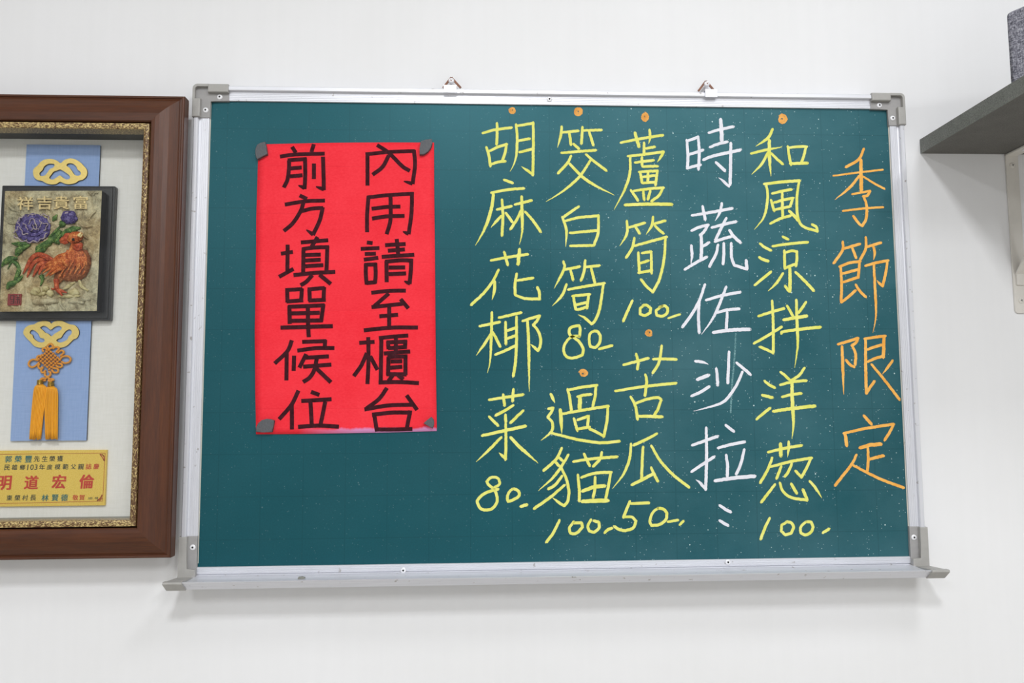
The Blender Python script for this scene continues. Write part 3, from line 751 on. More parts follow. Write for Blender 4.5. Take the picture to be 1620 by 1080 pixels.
INK = [
 (400,220,7.2,"448 90 492 158;697 60 670 152;312 203 480 180 822 170;415 245 415 330 398 460 355 555;400 246 618 230;598 220 600 400 592 572;592 560 522 530 >;430 338 560 328;425 428 570 415;700 283 698 458;803 205 808 400 812 585;812 575 722 545 >"),
 (400,220,7.2,"535 645 620 685;368 750 600 712 825 704;585 715 545 830 460 960 355 1050;560 825 680 795 805 788;800 780 765 930 685 1095;690 1090 612 1035 >"),
 (400,370,7.2,"398 122 395 420;320 225 458 205;300 490 465 398;548 98 860 72;740 35 670 145;560 175 700 155 870 150;578 165 575 455;850 140 840 430;600 240 775 235;600 303 775 295;600 368 805 355;465 470 700 445 940 432;680 470 610 545 545 585;760 465 890 570"),
 (400,370,7.2,"370 640 565 628;392 635 395 780;560 620 550 760;385 770 575 755;625 632 820 615;645 625 650 765;812 605 806 755;635 758 832 750;400 830 820 812;418 820 425 1025;805 800 780 1000;440 905 765 898;440 990 800 985;628 820 632 1000 642 1176;320 1068 915 1050"),
 (400,520,6,"375 110 330 215 210 330;325 230 322 490;395 255 390 400;472 125 700 118;690 105 685 185;425 208 600 185 778 183;510 240 445 370;500 275 725 262;480 360 748 340;610 275 590 380 545 460 480 505;605 375 745 508"),
 (400,520,6,"437 585 370 720 250 858;372 720 372 955;555 598 635 628;462 685 750 668;550 690 560 905;690 690 645 905;430 930 620 918 818 928"),
 (550,220,7.2,"228 165 228 533;205 178 480 150 765 138;755 125 768 300 740 515;740 510 640 483 >;335 70 470 160 620 310 710 365;470 190 400 320 285 410"),
 (550,220,7.2,"240 650 225 850 222 1062;225 668 480 640 750 625;735 605 728 850 695 1085;695 1080 630 1055 >;490 650 490 920 445 1085;275 798 440 778 603 772;280 910 440 885 650 878"),
 (550,370,6.75,"205 92 268 98;140 160 340 150;183 215 303 210;173 275 328 255;195 320 195 440 205 540;178 330 310 325;295 310 300 430 292 530;200 525 300 515;400 120 620 108;430 180 612 165;525 55 540 215;365 245 712 222;415 290 418 515;400 298 560 282 695 285;680 265 675 400 662 535;668 530 605 505 >;440 360 615 358;440 430 625 422"),
 (550,370,6.75,"252 628 440 608 622 605;440 635 280 775;255 782 590 745;565 695 650 795;445 765 445 1025;340 880 540 863;175 1030 460 1002 752 1000"),
 (550,520,6,"112 135 258 125;198 80 200 300 190 525;185 230 130 350 60 450;215 260 285 390;298 90 440 75 577 65;322 100 315 520;295 510 480 505 678 515;385 120 390 195;370 130 565 122;550 110 545 190;385 185 560 172;460 85 460 225;345 235 595 215;390 265 385 440;380 268 570 262;550 250 550 440;410 310 520 308;405 370 520 360;370 430 560 432;430 440 390 495;480 440 530 480"),
 (550,520,6,"375 560 300 665 180 755;160 765 380 728 615 720;560 630 660 770;250 800 280 975;232 815 420 795 610 795;595 775 560 950;265 955 440 955 615 950"),
]
n_before = set(bpy.data.objects)
write(INK, 'ink_character', M['ink'], paper, PD, .0049, chisel=True, jit=.03)
# lay the ink on the bulging paper
ptl, pbr = at(405, 227, PD), at(690, 684, PD)
for o in bpy.data.objects:
    if o not in n_before:
        off = Vector(o['_o'])
        for v in o.data.vertices:
            p = v.co + off
            u = min(1, max(0, (p.x - ptl.x) / (pbr.x - ptl.x))); w = min(1, max(0, (ptl.z - p.z) / (ptl.z - pbr.z)))
            v.co.y -= paper_lift(u, w) + .00012

def magnet(pts, label, d0, th, bev=.0008):
    P = [at(x, y, d0) for x, y in pts]
    c = sum(P, Vector()) / len(P)
    bm = NB(); prism(bm, P, Vector((0, -th, 0)), bev)
    o = link('magnet', bm, M['magnet'], origin=c)
    return tag(o, label, 'magnet', 'rubber magnets holding the red paper')
def V(ox, oy, s, l): return [(ox + l[i] / s, oy + l[i + 1] / s) for i in range(0, len(l), 2)]
MG = [
 (V(400,220,7.2,[150,42,165,100,178,185,120,212,62,246,45,215,38,170,42,120,60,78,100,55]), 'dark grey rubber magnet at the upper left corner of the red paper'),
 (V(550,220,7.2,[835,38,890,22,960,10,968,60,950,115,918,158,870,190,822,192,822,120]), 'dark grey rubber magnet at the upper right corner of the red paper'),
 (V(400,520,6,[37,978,42,930,62,892,95,865,140,853,180,857,212,870,205,920,190,980,110,982]), 'dark grey rubber magnet at the lower left corner of the red paper'),
 (V(550,520,6,[796,834,815,855,824,880,822,912,808,945,765,920,722,895,760,862]), 'small dark grey rubber magnet at the lower right corner of the red paper')]
for i, (pts, lab) in enumerate(MG):
    magnet(pts, lab, PD + .0004, .0055)

# faint wiped chalk streak below the fifth column, and a chip of chalk left in the tray
bm = NB(); lay = bm.verts.layers.float.new('cover')
ribbon(bm, lay, [at(1164, 528, .012), at(1162, 565, .012), at(1158, 610, .012), at(1156, 652, .012)], .0022, .00008, False, False, .1)
for v in bm.verts: v[lay] = .40
link('chalk_streak', bm, M['chalk_streak'], board, label='faint vertical streak of wiped chalk')
c = at(477, 917.5, .034)
bm = NB()
prism(bm, [c + Vector(v) for v in ((-.0042, 0, -.0008), (.0030, 0, -.0010), (.0046, 0, .0004), (.0010, 0, .0016), (-.0034, 0, .0010))], Vector((.0006, -.004, 0)), .0004)
zmin = min(v.co.z for v in bm.verts)
for v in bm.verts: v.co.z += (Z0 - .0107) - zmin
ch = link('chalk_chip', bm, M['chip'], origin=c)
tag(ch, 'tiny grey broken chalk chip lying in the tray below the red paper', 'chalk')

# ------------------------------------------------------------------ wooden shadow-box frame
FO = (-.3625, -.0215, .0160, .5600)      # outer x0, x1, z0, z1
fr = empty('shadow_box_frame', W(-.192, 0, .016), 'dark brown stained wooden shadow-box frame with gold inner lip left of the chalkboard', 'picture frame')
def mitre_rails(prof, name, mx, mz, labels=None, parent=fr, smooth=True):
    x0, x1, z0, z1 = FO
    def corner(k, u, d):
        if k == 0: return W(x0 + u, d, z1 - u)
        if k == 1: return W(x1 - u, d, z1 - u)
        if k == 2: return W(x1 - u, d, z0 + u)
        return W(x0 + u, d, z0 + u)
    for k, mat in ((0, mx), (1, mz), (2, mx), (3, mz)):
        bm = NB(); a = [corner(k, u, d) for u, d in prof]; b = [corner((k + 1) % 4, u, d) for u, d in prof]
        extrude_profile(bm, None, a, b)
        link(name, bm, mat, parent)
wood_prof = [(.006,.020),(.0012,.023),(0,.027),(0,.0405),(.0006,.0418),(.0018,.0424),(.003,.0422),(.0036,.0410),(.0046,.0412),(.006,.0425),(.010,.0450),(.015,.0480),(.020,.0503),(.025,.0515),(.030,.0518),(.034,.0514),(.0352,.0500),(.0352,.02)]
mitre_rails(wood_prof, 'frame_rail', M['wood_x'], M['wood_z'])
lip_prof = [(.0352,.030),(.0366,.0470),(.0372,.0494),(.041,.0497),(.0434,.0492),(.044,.0482),(.044,.030)]
mitre_rails(lip_prof, 'gold_lip', M['leaf_x'], M['leaf_z'])
x0, x1, z0, z1 = FO[0] + .044, FO[1] - .044, FO[2] + .044, FO[3] - .044
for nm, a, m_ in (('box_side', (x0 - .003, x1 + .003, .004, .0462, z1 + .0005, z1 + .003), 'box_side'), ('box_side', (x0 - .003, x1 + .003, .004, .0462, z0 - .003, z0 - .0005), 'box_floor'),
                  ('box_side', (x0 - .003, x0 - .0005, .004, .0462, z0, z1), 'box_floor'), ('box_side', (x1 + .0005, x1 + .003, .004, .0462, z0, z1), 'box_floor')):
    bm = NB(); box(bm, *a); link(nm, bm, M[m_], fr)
bm = NB(); box(bm, x0 - .003, x1 + .003, .003, .008, z0 - .003, z1 + .003); link('backing_board', bm, M['backing'], fr, label='ivory cloth-covered backing board')
bm = NB(); box(bm, x0 - .002, x1 + .002, .0440, .0455, z0 - .002, z1 + .002); link('glass_pane', bm, M['glass'], fr, label='clear glass pane')

# ------------------------------------------------------------------ pale blue panels
def blue_panel(q, label):
    bm = NB(); P = [at(x, y, .0112) for x, y in q]
    xs = [p.x for p in P]; zs = [p.z - Z0 for p in P]
    xa, xb, za, zb = (P[0].x + P[3].x) / 2, (P[1].x + P[2].x) / 2, (zs[2] + zs[3]) / 2, (zs[0] + zs[1]) / 2
    box(bm, xa, xb, .0105, .0112, za, zb)
    c = W((xa + xb) / 2, .008, za)
    o = empty('cloth_panel', c, label, 'panel', 'pale blue cloth panels inside the frame')
    link('cloth_face', bm, M['blue'], o)
    bm = NB(); box(bm, xa + .0003, xb - .0001, .008, .0105, za + .0002, zb - .0002); link('black_core', bm, M['blackboard_edge'], o, label='thin black core board')
    return o
blue_panel([(43, 229), (159.5, 229), (155, 296), (38, 296)], 'pale blue cloth panel behind the upper gold cloud ornament')
blue_panel([(26, 500), (145, 500), (136, 697), (16.5, 697)], 'long pale blue cloth panel behind the yellow tassels')

# ------------------------------------------------------------------ gold cloud-shaped ornaments (outline with three holes)
def outline_solid(name, loops, d0, th, mat, edge_mat, label, cat, group, bevel=.0004):
    """loops: pixel outlines, first is outer; filled with holes and extruded"""
    cu = bpy.data.curves.new('tmp', 'CURVE'); cu.dimensions = '2D'; cu.fill_mode = 'BOTH'; cu.extrude = th / 2
    c = at(*loops[0][0], d0)
    for lp in loops:
        pts = [at(x, y, d0) for x, y in lp]; n = len(pts)
        S = []
        for i in range(n):
            p0, p1, p2, p3 = pts[i - 1], pts[i], pts[(i + 1) % n], pts[(i + 2) % n]
            for k in range(3):
                t = k / 3; S.append(0.5 * ((2 * p1) + (-p0 + p2) * t + (2 * p0 - 5 * p1 + 4 * p2 - p3) * t * t + (-p0 + 3 * p1 - 3 * p2 + p3) * t ** 3))
        sp = cu.splines.new('POLY'); sp.points.add(len(S) - 1); sp.use_cyclic_u = True
        for q, p in zip(sp.points, S): q.co = (p.x - c.x, p.z - c.z, 0, 1)
    ob = bpy.data.objects.new('tmp', cu); COL.objects.link(ob)
    bpy.context.view_layer.update()
    me = bpy.data.meshes.new_from_object(ob.evaluated_get(bpy.context.evaluated_depsgraph_get()))
    bpy.data.objects.remove(ob); bpy.data.curves.remove(cu)
    bm = NB(); bm.from_mesh(me); bpy.data.meshes.remove(me)
    for v in bm.verts: v.co = Vector((v.co.x + c.x, c.y - th / 2 + v.co.z, v.co.y + c.z)) if True else v.co
    bmesh.ops.remove_doubles(bm, verts=bm.verts, dist=1e-6)
    bmesh.ops.recalc_face_normals(bm, faces=bm.faces)
    for f in bm.faces: f.material_index = 1 if abs(f.normal.y) < .5 else 0
    o = link(name, bm, [mat, edge_mat], origin=c)
    return tag(o, label, cat, group)
T0 = lambda l: V(0, 130, 5.4, l)
outline_solid('cloud_ornament', [T0([290,770,300,740,330,715,350,690,390,665,450,660,495,675,525,695,560,668,610,655,660,668,700,695,718,715,745,745,752,780,740,815,710,838,680,845,650,865,600,875,560,870,520,855,490,872,450,877,405,868,370,848,330,840,300,815]),
  T0([345,780,370,755,385,725,420,702,465,702,475,715,460,735,435,745,410,780,390,800,355,805]), T0([575,715,590,698,630,700,660,725,670,750,695,770,695,795,665,803,640,790,620,760,600,735]),
  T0([520,750,545,760,575,780,600,800,605,825,575,835,545,820,520,800,495,815,460,835,435,830,430,815,445,795,465,770,490,760])], .0114, .0022, M['gold'], M['gold_edge'],
  'gold cloud-shaped cut-out ornament above the rooster plaque', 'ornament', 'gold cloud ornaments')
T1 = lambda l: V(0, 500, 5.143, l)
outline_solid('cloud_ornament', [T1([197,140,210,100,245,75,285,68,320,48,370,40,410,48,425,62,450,45,500,38,545,55,575,68,615,75,645,110,648,150,630,180,605,190,580,215,545,245,490,258,450,245,415,222,380,248,340,258,290,245,255,210,225,180]),
  T1([335,95,360,80,390,88,420,112,450,90,485,80,508,92,505,110,475,130,450,145,425,165,400,145,375,135,355,115]), T1([250,130,265,113,290,118,320,145,335,175,365,185,370,205,345,215,310,205,280,180,272,155,255,145]),
  T1([465,200,480,185,505,175,520,150,545,120,575,108,592,125,585,150,565,165,555,190,520,210,490,215])], .0114, .0022, M['gold'], M['gold_edge'],
  'gold cloud-shaped cut-out ornament below the rooster plaque, above the orange knot', 'ornament', 'gold cloud ornaments')

# ------------------------------------------------------------------ lettering from the built-in font
_gl = {}
def glyph(ch, offset=.012, shear=0.0):
    key = (ch, offset, shear)
    if key not in _gl:
        cu = bpy.data.curves.new('g', 'FONT'); cu.body = ch; cu.size = 1; cu.offset = offset; cu.shear = shear; cu.resolution_u = 3
        ob = bpy.data.objects.new('g', cu); COL.objects.link(ob); bpy.context.view_layer.update()
        me = bpy.data.meshes.new_from_object(ob.evaluated_get(bpy.context.evaluated_depsgraph_get()))
        vs = [v.co.xy.copy() for v in me.vertices]; fs = [tuple(p.vertices) for p in me.polygons]
        bpy.data.objects.remove(ob); bpy.data.curves.remove(cu); bpy.data.meshes.remove(me)
        xs = [v.x for v in vs]; ys = [v.y for v in vs]; cx, cy = (min(xs) + max(xs)) / 2, (min(ys) + max(ys)) / 2
        _gl[key] = ([(v.x - cx, v.y - cy) for v in vs], fs, max(xs) - min(xs), max(ys) - min(ys))
    return _gl[key]
def put_glyph(bm, ch, px, py, size_px, d, offset=.012, shear=0.0, th=0.0, wx=1.0, slope=0.0, _shift=False):
    bold = offset; offset = 0.0
    vs, fs, w, h = glyph(ch, 0.0, shear)
    if bold and not _shift:
        for q, (dx, dy) in enumerate(((-bold, -bold * .6), (bold, -bold * .6), (-bold, bold * .6), (bold, bold * .6))):
            put_glyph(bm, ch, px + dx * size_px * 1.1, py + dy * size_px * 1.1, size_px, d - .000004 * (q + 1), 0.0, shear, th, wx, slope, True)
    k = size_px / (max(w, h) if ch not in '103.8' else h * 1.0)
    def P(x, y, dd):
        X = x * k * wx; Y = y * k
        return at(px + X, py - Y + slope * X, dd)
    a = [bm.verts.new(P(x, y, d + th)) for x, y in vs]
    for f in fs:
        try: bm.faces.new([a[i] for i in f])
        except ValueError: pass
    if th:
        from collections import Counter
        cnt = Counter()
        for f in fs:
            for i in range(len(f)): cnt[frozenset((f[i], f[(i + 1) % len(f)]))] += 1
        b = [bm.verts.new(P(x, y, d)) for x, y in vs]
        for f in fs:
            for i in range(len(f)):
                e = (f[i], f[(i + 1) % len(f)])
                if cnt[frozenset(e)] == 1:
                    bm.faces.new((a[e[0]], a[e[1]], b[e[1]], b[e[0]]))

# ------------------------------------------------------------------ gold nameplate
np_c = at(71, 800, .008)
xa, xb = 2 * -.192 + .1100, -.1100
za, zb = .0727, .1378
plate = empty('nameplate', W(-.192, .008, za), 'shiny yellow-gold nameplate with red and dark green printed characters at the foot of the frame', 'nameplate')
bm = NB(); box(bm, xa, xb, .008, .0115, za, zb, .0003); link('plate', bm, M['nameplate'], plate)
ND = .0118
def printed(name, mat, items, **kw):
    for ch, x, y, s in items:
        bm = NB(); put_glyph(bm, ch, x / 9, 700 + y / 9, s / 9, ND, slope=-.012, **kw)
        link(name, bm, mat, plate)
printed('printed_character', M['ink_teal'], [('郭', 120, 235, 100), ('榮', 258, 233, 102), ('豐', 402, 232, 102), ('林', 640, 785, 100), ('賢', 783, 783, 100), ('德', 918, 781, 100)], offset=.016, shear=.12)
printed('printed_character', M['ink_dark'], [('先', 522, 230, 84), ('生', 635, 230, 84), ('榮', 742, 228, 84), ('獲', 855, 226, 84),
  ('民', 97, 352, 80), ('雄', 207, 350, 82), ('鄉', 320, 350, 82), ('1', 395, 350, 76), ('0', 455, 349, 76), ('3', 512, 348, 76), ('年', 597, 347, 82), ('度', 706, 346, 82), ('模', 820, 344, 82), ('範', 932, 342, 84), ('父', 1043, 342, 76), ('親', 1150, 342, 84),
  ('東', 132, 785, 84), ('榮', 247, 784, 84), ('村', 358, 783, 84), ('長', 470, 782, 84), ('1', 1262, 792, 32), ('0', 1284, 792, 32), ('3', 1306, 791, 32), ('.', 1332, 802, 6), ('0', 1360, 790, 32), ('8', 1384, 789, 32)], offset=.010, shear=.12)
printed('printed_character', M['ink_red'], [('誌', 1262, 340, 84), ('慶', 1370, 338, 84), ('敬', 1073, 781, 78), ('賀', 1165, 780, 78)], offset=.012, shear=.1)
printed('large_character', M['ink_red'], [('明', 65, 572, 205), ('道', 445, 566, 200), ('宏', 838, 556, 200), ('倫', 1235, 553, 200)], offset=.028, shear=.1)
def line_px(bm, pts, w, d):
    P = [at(x / 9, 700 + y / 9, d) for x, y in pts]
    for a, b in zip(P, P[1:]):
        t = (b - a).normalized(); n = Vector((-t.z, 0, t.x)) * w / 2
        bm.faces.new([bm.verts.new(q) for q in (a - n, b - n, b + n, a + n)])
bm = NB()
line_px(bm, [(-230, 168), (1497, 148)], .0005, ND); line_px(bm, [(1497, 148), (1460, 832)], .0005, ND); line_px(bm, [(1460, 832), (-230, 872)], .0005, ND)
for pts in ([(1420, 165), (1465, 175), (1480, 205), (1484, 260)], [(1420, 165), (1450, 200), (1484, 260)], [(1455, 165), (1485, 195)], [(1450, 740), (1440, 790), (1410, 815), (1380, 825)], [(1455, 745), (1425, 790), (1380, 825)], [(1458, 790), (1415, 828)]):
    line_px(bm, pts, .0011 if len(pts) > 2 else .0007, ND + .00003)
link('border_line', bm, M['ink_line'], plate)

# ------------------------------------------------------------------ relief plaque with flower and rooster
pq = empty('relief_plaque', W(-.177, .008, .292), 'black-edged stone relief plaque of an orange rooster under purple peonies', 'plaque')
px0, px1, pz0, pz1 = -.2438, -.1100, .2915, .4560
bm = NB(); box(bm, px0, px1, .008, .0165, pz0, pz1, .0012); box(bm, px0 + .0025, px1 - .0025, .0160, .0180, pz0 + .0025, pz1 - .0025, .0006)
link('base_slab', bm, M['plaque_black'], pq, label='glossy black base slab')
RD = .030                                                    # depth of the relief ground
A, B, C_, D_ = at(8, 302, RD), at(161.2, 301.5, RD), at(153, 491.8, RD), at(-1, 492.8, RD)
bm = NB(); prism(bm, [W(p.x, .017, p.z - Z0) for p in (A, B, C_, D_)], Vector((0, -(RD - .0172), 0)))
link('block', bm, M['plaque_black'], pq, label='black block under the relief')
bm = NB(); gr = []
GX, GZ = 70, 88
for j in range(GZ + 1):
    row = []
    for i in range(GX + 1):
        u, v = i / GX, j / GZ
        p = (A * (1 - u) + B * u) * (1 - v) + (D_ * (1 - u) + C_ * u) * v
        n1 = noise.noise(Vector((p.x * 110, 0, p.z * 45))); n2 = noise.noise(Vector((p.x * 320, 5, p.z * 320)))
        e = min(u, 1 - u, v, 1 - v)
        h = (.0024 * (1 - min(1, abs(n1) * 3.2)) ** 2 + .0010 * (1 - min(1, abs(n2) * 3)) + .0003 + .0008 * n1) * min(1, e * 25)
        row.append(bm.verts.new(p + Vector((0, -max(0, h), 0))))
    gr.append(row)
for j in range(GZ):
    for i in range(GX): bm.faces.new((gr[j][i], gr[j][i + 1], gr[j + 1][i + 1], gr[j + 1][i]))
link('relief_ground', bm, M['stone'], pq, smooth=True, label='antiqued gold and grey carved ground')

U = 8.308
def R(x, y, d, top=True):        # crop coordinates: upper crop (origin y 280) or lower crop (origin y 390)
    return at(x / U, (280 if top else 390) + y / U, RD + d + (.0014 if abs(d) < .0029 or d > .0032 else 0))
def stroke3(bm, pts, widths, top=True, lift=.001, flat=.8, seg=8, sub=4):
    """tapered, domed ridge: widths in crop pixels at each point"""
    P = [R(x, y, lift, top) for x, y in pts]; n = len(P)
    S = catmull(P, sub, 200); Wd = []
    for i in range(len(S)):
        f = i / (len(S) - 1) * (n - 1); k = min(n - 2, int(f)); Wd.append((widths[k] * (1 - (f - k)) + widths[k + 1] * (f - k)) / U / 1180 / 2 + 1e-5)
    tube(bm, S, Wd, seg, flat)
def part(name, mat, strokes, top=True, lift=.001, flat=.8, label=None, seg=8):
    bm = NB()
    for s in strokes:
        pts = [(s[0][i], s[0][i + 1]) for i in range(0, len(s[0]), 2)]
        stroke3(bm, pts, s[1], s[2] if len(s) > 2 else top, s[3] if len(s) > 3 else lift, flat, seg)
    return link(name, bm, mat, pq, smooth=True, label=label)
# leaves and stems
part('leaves', M['leaf'], [
  ([150, 870, 230, 880, 300, 880, 380, 870], [10, 60, 70, 20]), ([230, 1050, 260, 970, 330, 920, 400, 890], [10, 70, 60, 20]),
  ([470, 1000, 500, 930, 580, 900, 680, 830, 800, 700], [10, 60, 90, 80, 40]), ([480, 1010, 560, 960, 620, 900], [8, 60, 30]),
  ([720, 870, 760, 850, 830, 830], [10, 80, 20]), ([720, 860, 820, 760, 940, 700, 1060, 670], [15, 60, 90, 15]), ([850, 700, 960, 680, 1050, 660], [20, 70, 12]),
  ([690, 580, 720, 540, 750, 490], [10, 60, 10]), ([800, 660, 820, 620, 800, 580], [30, 90, 40]), ([640, 800, 720, 720, 800, 640], [24, 30, 24]),
  ([150, 200, 100, 300], [30, 10], False), ([20, 270, 60, 210, 130, 170, 230, 150], [10, 60, 90, 30], False), ([130, 190, 200, 210, 250, 280, 240, 350, 200, 440], [20, 50, 50, 60, 40], False),
  ([90, 560, 130, 500, 200, 470, 260, 420, 300, 380], [20, 80, 60, 50, 20], False), ([210, 120, 250, 50, 330, 0], [30, 90, 50], False), ([480, 80, 520, 40, 600, 10], [10, 50, 40], False),
  ([540, 380, 560, 430, 530, 520], [60, 40, 12], False)], label='carved green leaves and stem')
# peony: rings of ruffled petals
bm = NB()
for ring, (rad, n, w, l, lf) in enumerate(((228, 14, 105, 110, .001), (150, 11, 90, 105, .0025), (95, 9, 75, 85, .0038), (45, 6, 60, 60, .005))):
    for k in range(n):
        a = 2 * math.pi * k / n + ring * .5 + random.uniform(-.1, .1); cx, cy = 435 + 12 * ring, 670 - 12 * ring
        c1 = (cx + math.cos(a) * rad * .45, cy + math.sin(a) * rad * .34); c2 = (cx + math.cos(a) * rad, cy + math.sin(a) * rad * .82)
        stroke3(bm, [c1, ((c1[0] + c2[0]) / 2, (c1[1] + c2[1]) / 2), c2], [w * .4, w, w * .85], True, lf, .35)
link('peony', bm, M['flower'], pq, smooth=True, label='large purple peony blossom')
bm = NB()
def wavy(pts, amp, reps, w, lf):
    S = catmull([Vector((x, 0, y)) for x, y in pts], 8, 200); q = []
    L = [0]
    for a_, b_ in zip(S, S[1:]): L.append(L[-1] + (b_ - a_).length)
    for i, p in enumerate(S):
        t = (S[min(i + 1, len(S) - 1)] - S[max(i - 1, 0)]).normalized(); o_ = amp * math.sin(L[i] / L[-1] * math.pi * 2 * reps)
        q.append((p.x - t.z * o_, p.z + t.x * o_))
    stroke3(bm, q, [w * .5] + [w] * (len(q) - 2) + [w * .5], True, lf, .9, 6, 2)
for pts, amp, reps, w, lf in (
  ([(185, 760), (240, 815), (340, 850), (430, 850), (530, 830), (600, 760), (625, 735)], 12, 5, 15, .0028),
  ([(170, 730), (215, 700), (245, 650)], 9, 2, 14, .0026), ([(255, 640), (235, 590), (275, 530), (330, 515)], 9, 3, 13, .0026),
  ([(350, 510), (420, 490), (470, 500)], 8, 2, 12, .0026), ([(520, 500), (600, 495), (640, 540), (650, 610)], 9, 3, 13, .0026), ([(560, 600), (620, 620), (600, 680), (570, 700)], 8, 2, 12, .004),
  ([(370, 620), (400, 560), (450, 560), (470, 620), (480, 680)], 7, 2, 12, .0062), ([(265, 650), (300, 740), (370, 750)], 9, 2, 13, .0042),
  ([(400, 700), (450, 680), (510, 690)], 7, 2, 12, .0062), ([(300, 600), (340, 640), (360, 700)], 7, 2, 11, .0050), ([(520, 560), (540, 620), (510, 660)], 7, 2, 11, .0055), ([(430, 620), (440, 650), (430, 680)], 4, 1, 10, .0068)):
    wavy(pts, amp, reps, w, lf)
link('petal_edges', bm, M['flower_edge'], pq, smooth=True, label='pale worn rims of the petals')
part('peony_bud', M['flower'], [([905, 620, 900, 560, 850, 500, 820, 490], [60, 150, 130, 30]), ([930, 610, 950, 550, 930, 490, 890, 455], [40, 100, 110, 30], True, .0025), ([960, 600, 990, 550, 985, 500], [30, 60, 20], True, .002)], label='purple peony bud')
part('bud_highlight', M['flower_edge'], [([830, 560, 835, 515, 870, 475, 930, 460], [14, 40, 30, 8], True, .0045), ([900, 540, 930, 500, 950, 470], [8, 14, 6], True, .0055)])
# rocks
part('rocks', M['rock'], [([405, 610, 470, 590, 530, 570], [40, 110, 60]), ([560, 560, 600, 550, 640, 540], [50, 80, 40]), ([640, 640, 670, 600, 690, 560], [80, 90, 30]), ([510, 640, 560, 620, 600, 600], [30, 60, 30]),
  ([890, 600, 980, 600, 1040, 620], [40, 110, 30]), ([820, 570, 900, 520, 990, 460], [20, 50, 20]), ([1040, 440, 1070, 520, 1160, 580], [30, 40, 20]), ([760, 650, 900, 650, 1050, 650], [30, 50, 20])], False, label='pale carved rocks')
part('rock_ledge', M['stone'], [([430, 700, 470, 720, 600, 720, 780, 710], [40, 70, 80, 40]), ([600, 690, 590, 760, 620, 820], [20, 26, 16]), ([790, 690, 800, 770, 860, 830], [20, 26, 16]), ([900, 730, 1000, 720, 1100, 740], [30, 60, 30]), ([950, 690, 1080, 690, 1190, 700], [20, 50, 20])], False)
# carved background curls on the right
for st in [([1160, 190, 1220, 240, 1240, 210, 1290, 200], [20, 30, 20, 10]), ([1170, 560, 1200, 500, 1260, 440, 1280, 400], [12, 24, 24, 10]), ([1040, 600, 1080, 640, 1150, 650, 1210, 640], [16, 30, 30, 12], True, .002), ([1080, 690, 1100, 760, 1160, 820], [14, 30, 16]), ([60, 330, 160, 420, 280, 470], [14, 28, 16]), ([110, 240, 130, 330, 200, 390], [12, 20, 12]), ([60, 560, 120, 600, 200, 620], [12, 24, 12]), ([160, 720, 200, 740, 180, 780], [10, 22, 10])]:
    part('carved_curl', M['stone'], [st])
# rooster: tail, body, wing, neck hackle, head, comb, leg
rb = part('rooster_body', M['rooster_belly'], [([960, 80, 1010, 180, 980, 290, 900, 340, 820, 350], [220, 330, 320, 230, 150]), ([700, 230, 800, 250, 900, 260], [120, 190, 220]), ([860, 330, 800, 370, 770, 420, 745, 490], [170, 150, 110, 60]), ([1090, 60, 1110, 150, 1090, 240], [100, 130, 90])], False, .003, .4, label='carved rooster body with brown scaly belly')
part('tail_feathers', M['rooster_red'], [([700, 190, 600, 130, 500, 105, 420, 150, 360, 250, 300, 360], [60, 60, 60, 55, 45, 12]), ([700, 210, 600, 170, 520, 170, 440, 220, 390, 310, 355, 405], [50, 50, 50, 48, 40, 14], False, .003), ([690, 230, 590, 215, 520, 235, 480, 300, 430, 400], [50, 55, 55, 45, 14], False, .004), ([680, 250, 600, 250, 545, 290, 510, 370], [50, 50, 45, 18], False, .005), ([640, 180, 560, 130, 500, 110], [24, 30, 14], False, .005)], False, .002, .5, label='red-orange tail feathers')
part('wing_feathers', M['rooster'], [([890, 200, 800, 240, 700, 300, 600, 395], [70, 60, 40, 16], False, .008), ([890, 180, 780, 220, 660, 280, 560, 350], [80, 60, 40, 14], False, .008), ([880, 170, 770, 200, 660, 240, 560, 300], [90, 60, 40, 14], False, .008), ([890, 160, 780, 180, 680, 200, 590, 240], [90, 60, 44, 14], False, .008), ([890, 240, 820, 280, 740, 320, 650, 385], [60, 50, 36, 14], False, .008), ([880, 130, 780, 150, 700, 190], [110, 90, 40], False, .007), ([910, 210, 870, 215, 830, 230], [90, 110, 60], False, .009)], False, label='orange wing feathers')
hk = []
for k in range(9):
    f = k / 8; xx = 915 + f * 190
    hk.append(([960 + f * 100, 860 + 20 * math.sin(f * 3), 930 + f * 130, 960, 900 + f * 220, 1060, 880 + f * 260, 1150 + 60 * math.sin(f * 3)], [34, 44, 44, 14], True, .006 + .002 * math.sin(f * 3)))
hk += [([900, 960, 880, 1010, 820, 1060, 740, 1080], [40, 50, 46, 16], True, .006), ([930, 1040, 880, 1090, 800, 1120], [40, 46, 16], True, .007)]
part('neck_hackle', M['rooster'], hk, label='orange neck feathers')
for_scales = []
for k in range(26):
    x = 800 + (k % 6) * 58 + (29 if (k // 6) % 2 else 0); y = 170 + (k // 6) * 48
    if x < 1130: for_scales.append(([x, y, x - 14, y + 26, x - 34, y + 52], [16, 20, 6], False, .0108 - abs(x - 960) * .000022))
part('breast_feathers', M['rooster'], for_scales, flat=.5)
part('head', M['rooster'], [([930, 860, 980, 800, 1040, 790, 1080, 800], [110, 150, 130, 50], True, .006), ([1020, 790, 1050, 750, 1070, 722], [60, 50, 12], True, .008), ([1040, 800, 1070, 760, 1085, 740], [40, 30, 8], True, .008)], label='rooster head with open beak')
part('wattle', M['rooster_red'], [([1020, 880, 1030, 920, 1050, 960], [110, 120, 60], True, .010)], flat=.5)
part('comb', M['rooster_red'], [([780, 840, 830, 820, 900, 800], [10, 70, 60]), ([860, 800, 880, 770, 930, 745], [60, 70, 30]), ([940, 760, 960, 740, 1000, 742], [40, 44, 20]), ([790, 860, 850, 860, 900, 850], [10, 50, 30])], True, .005, label='jagged orange-red comb')
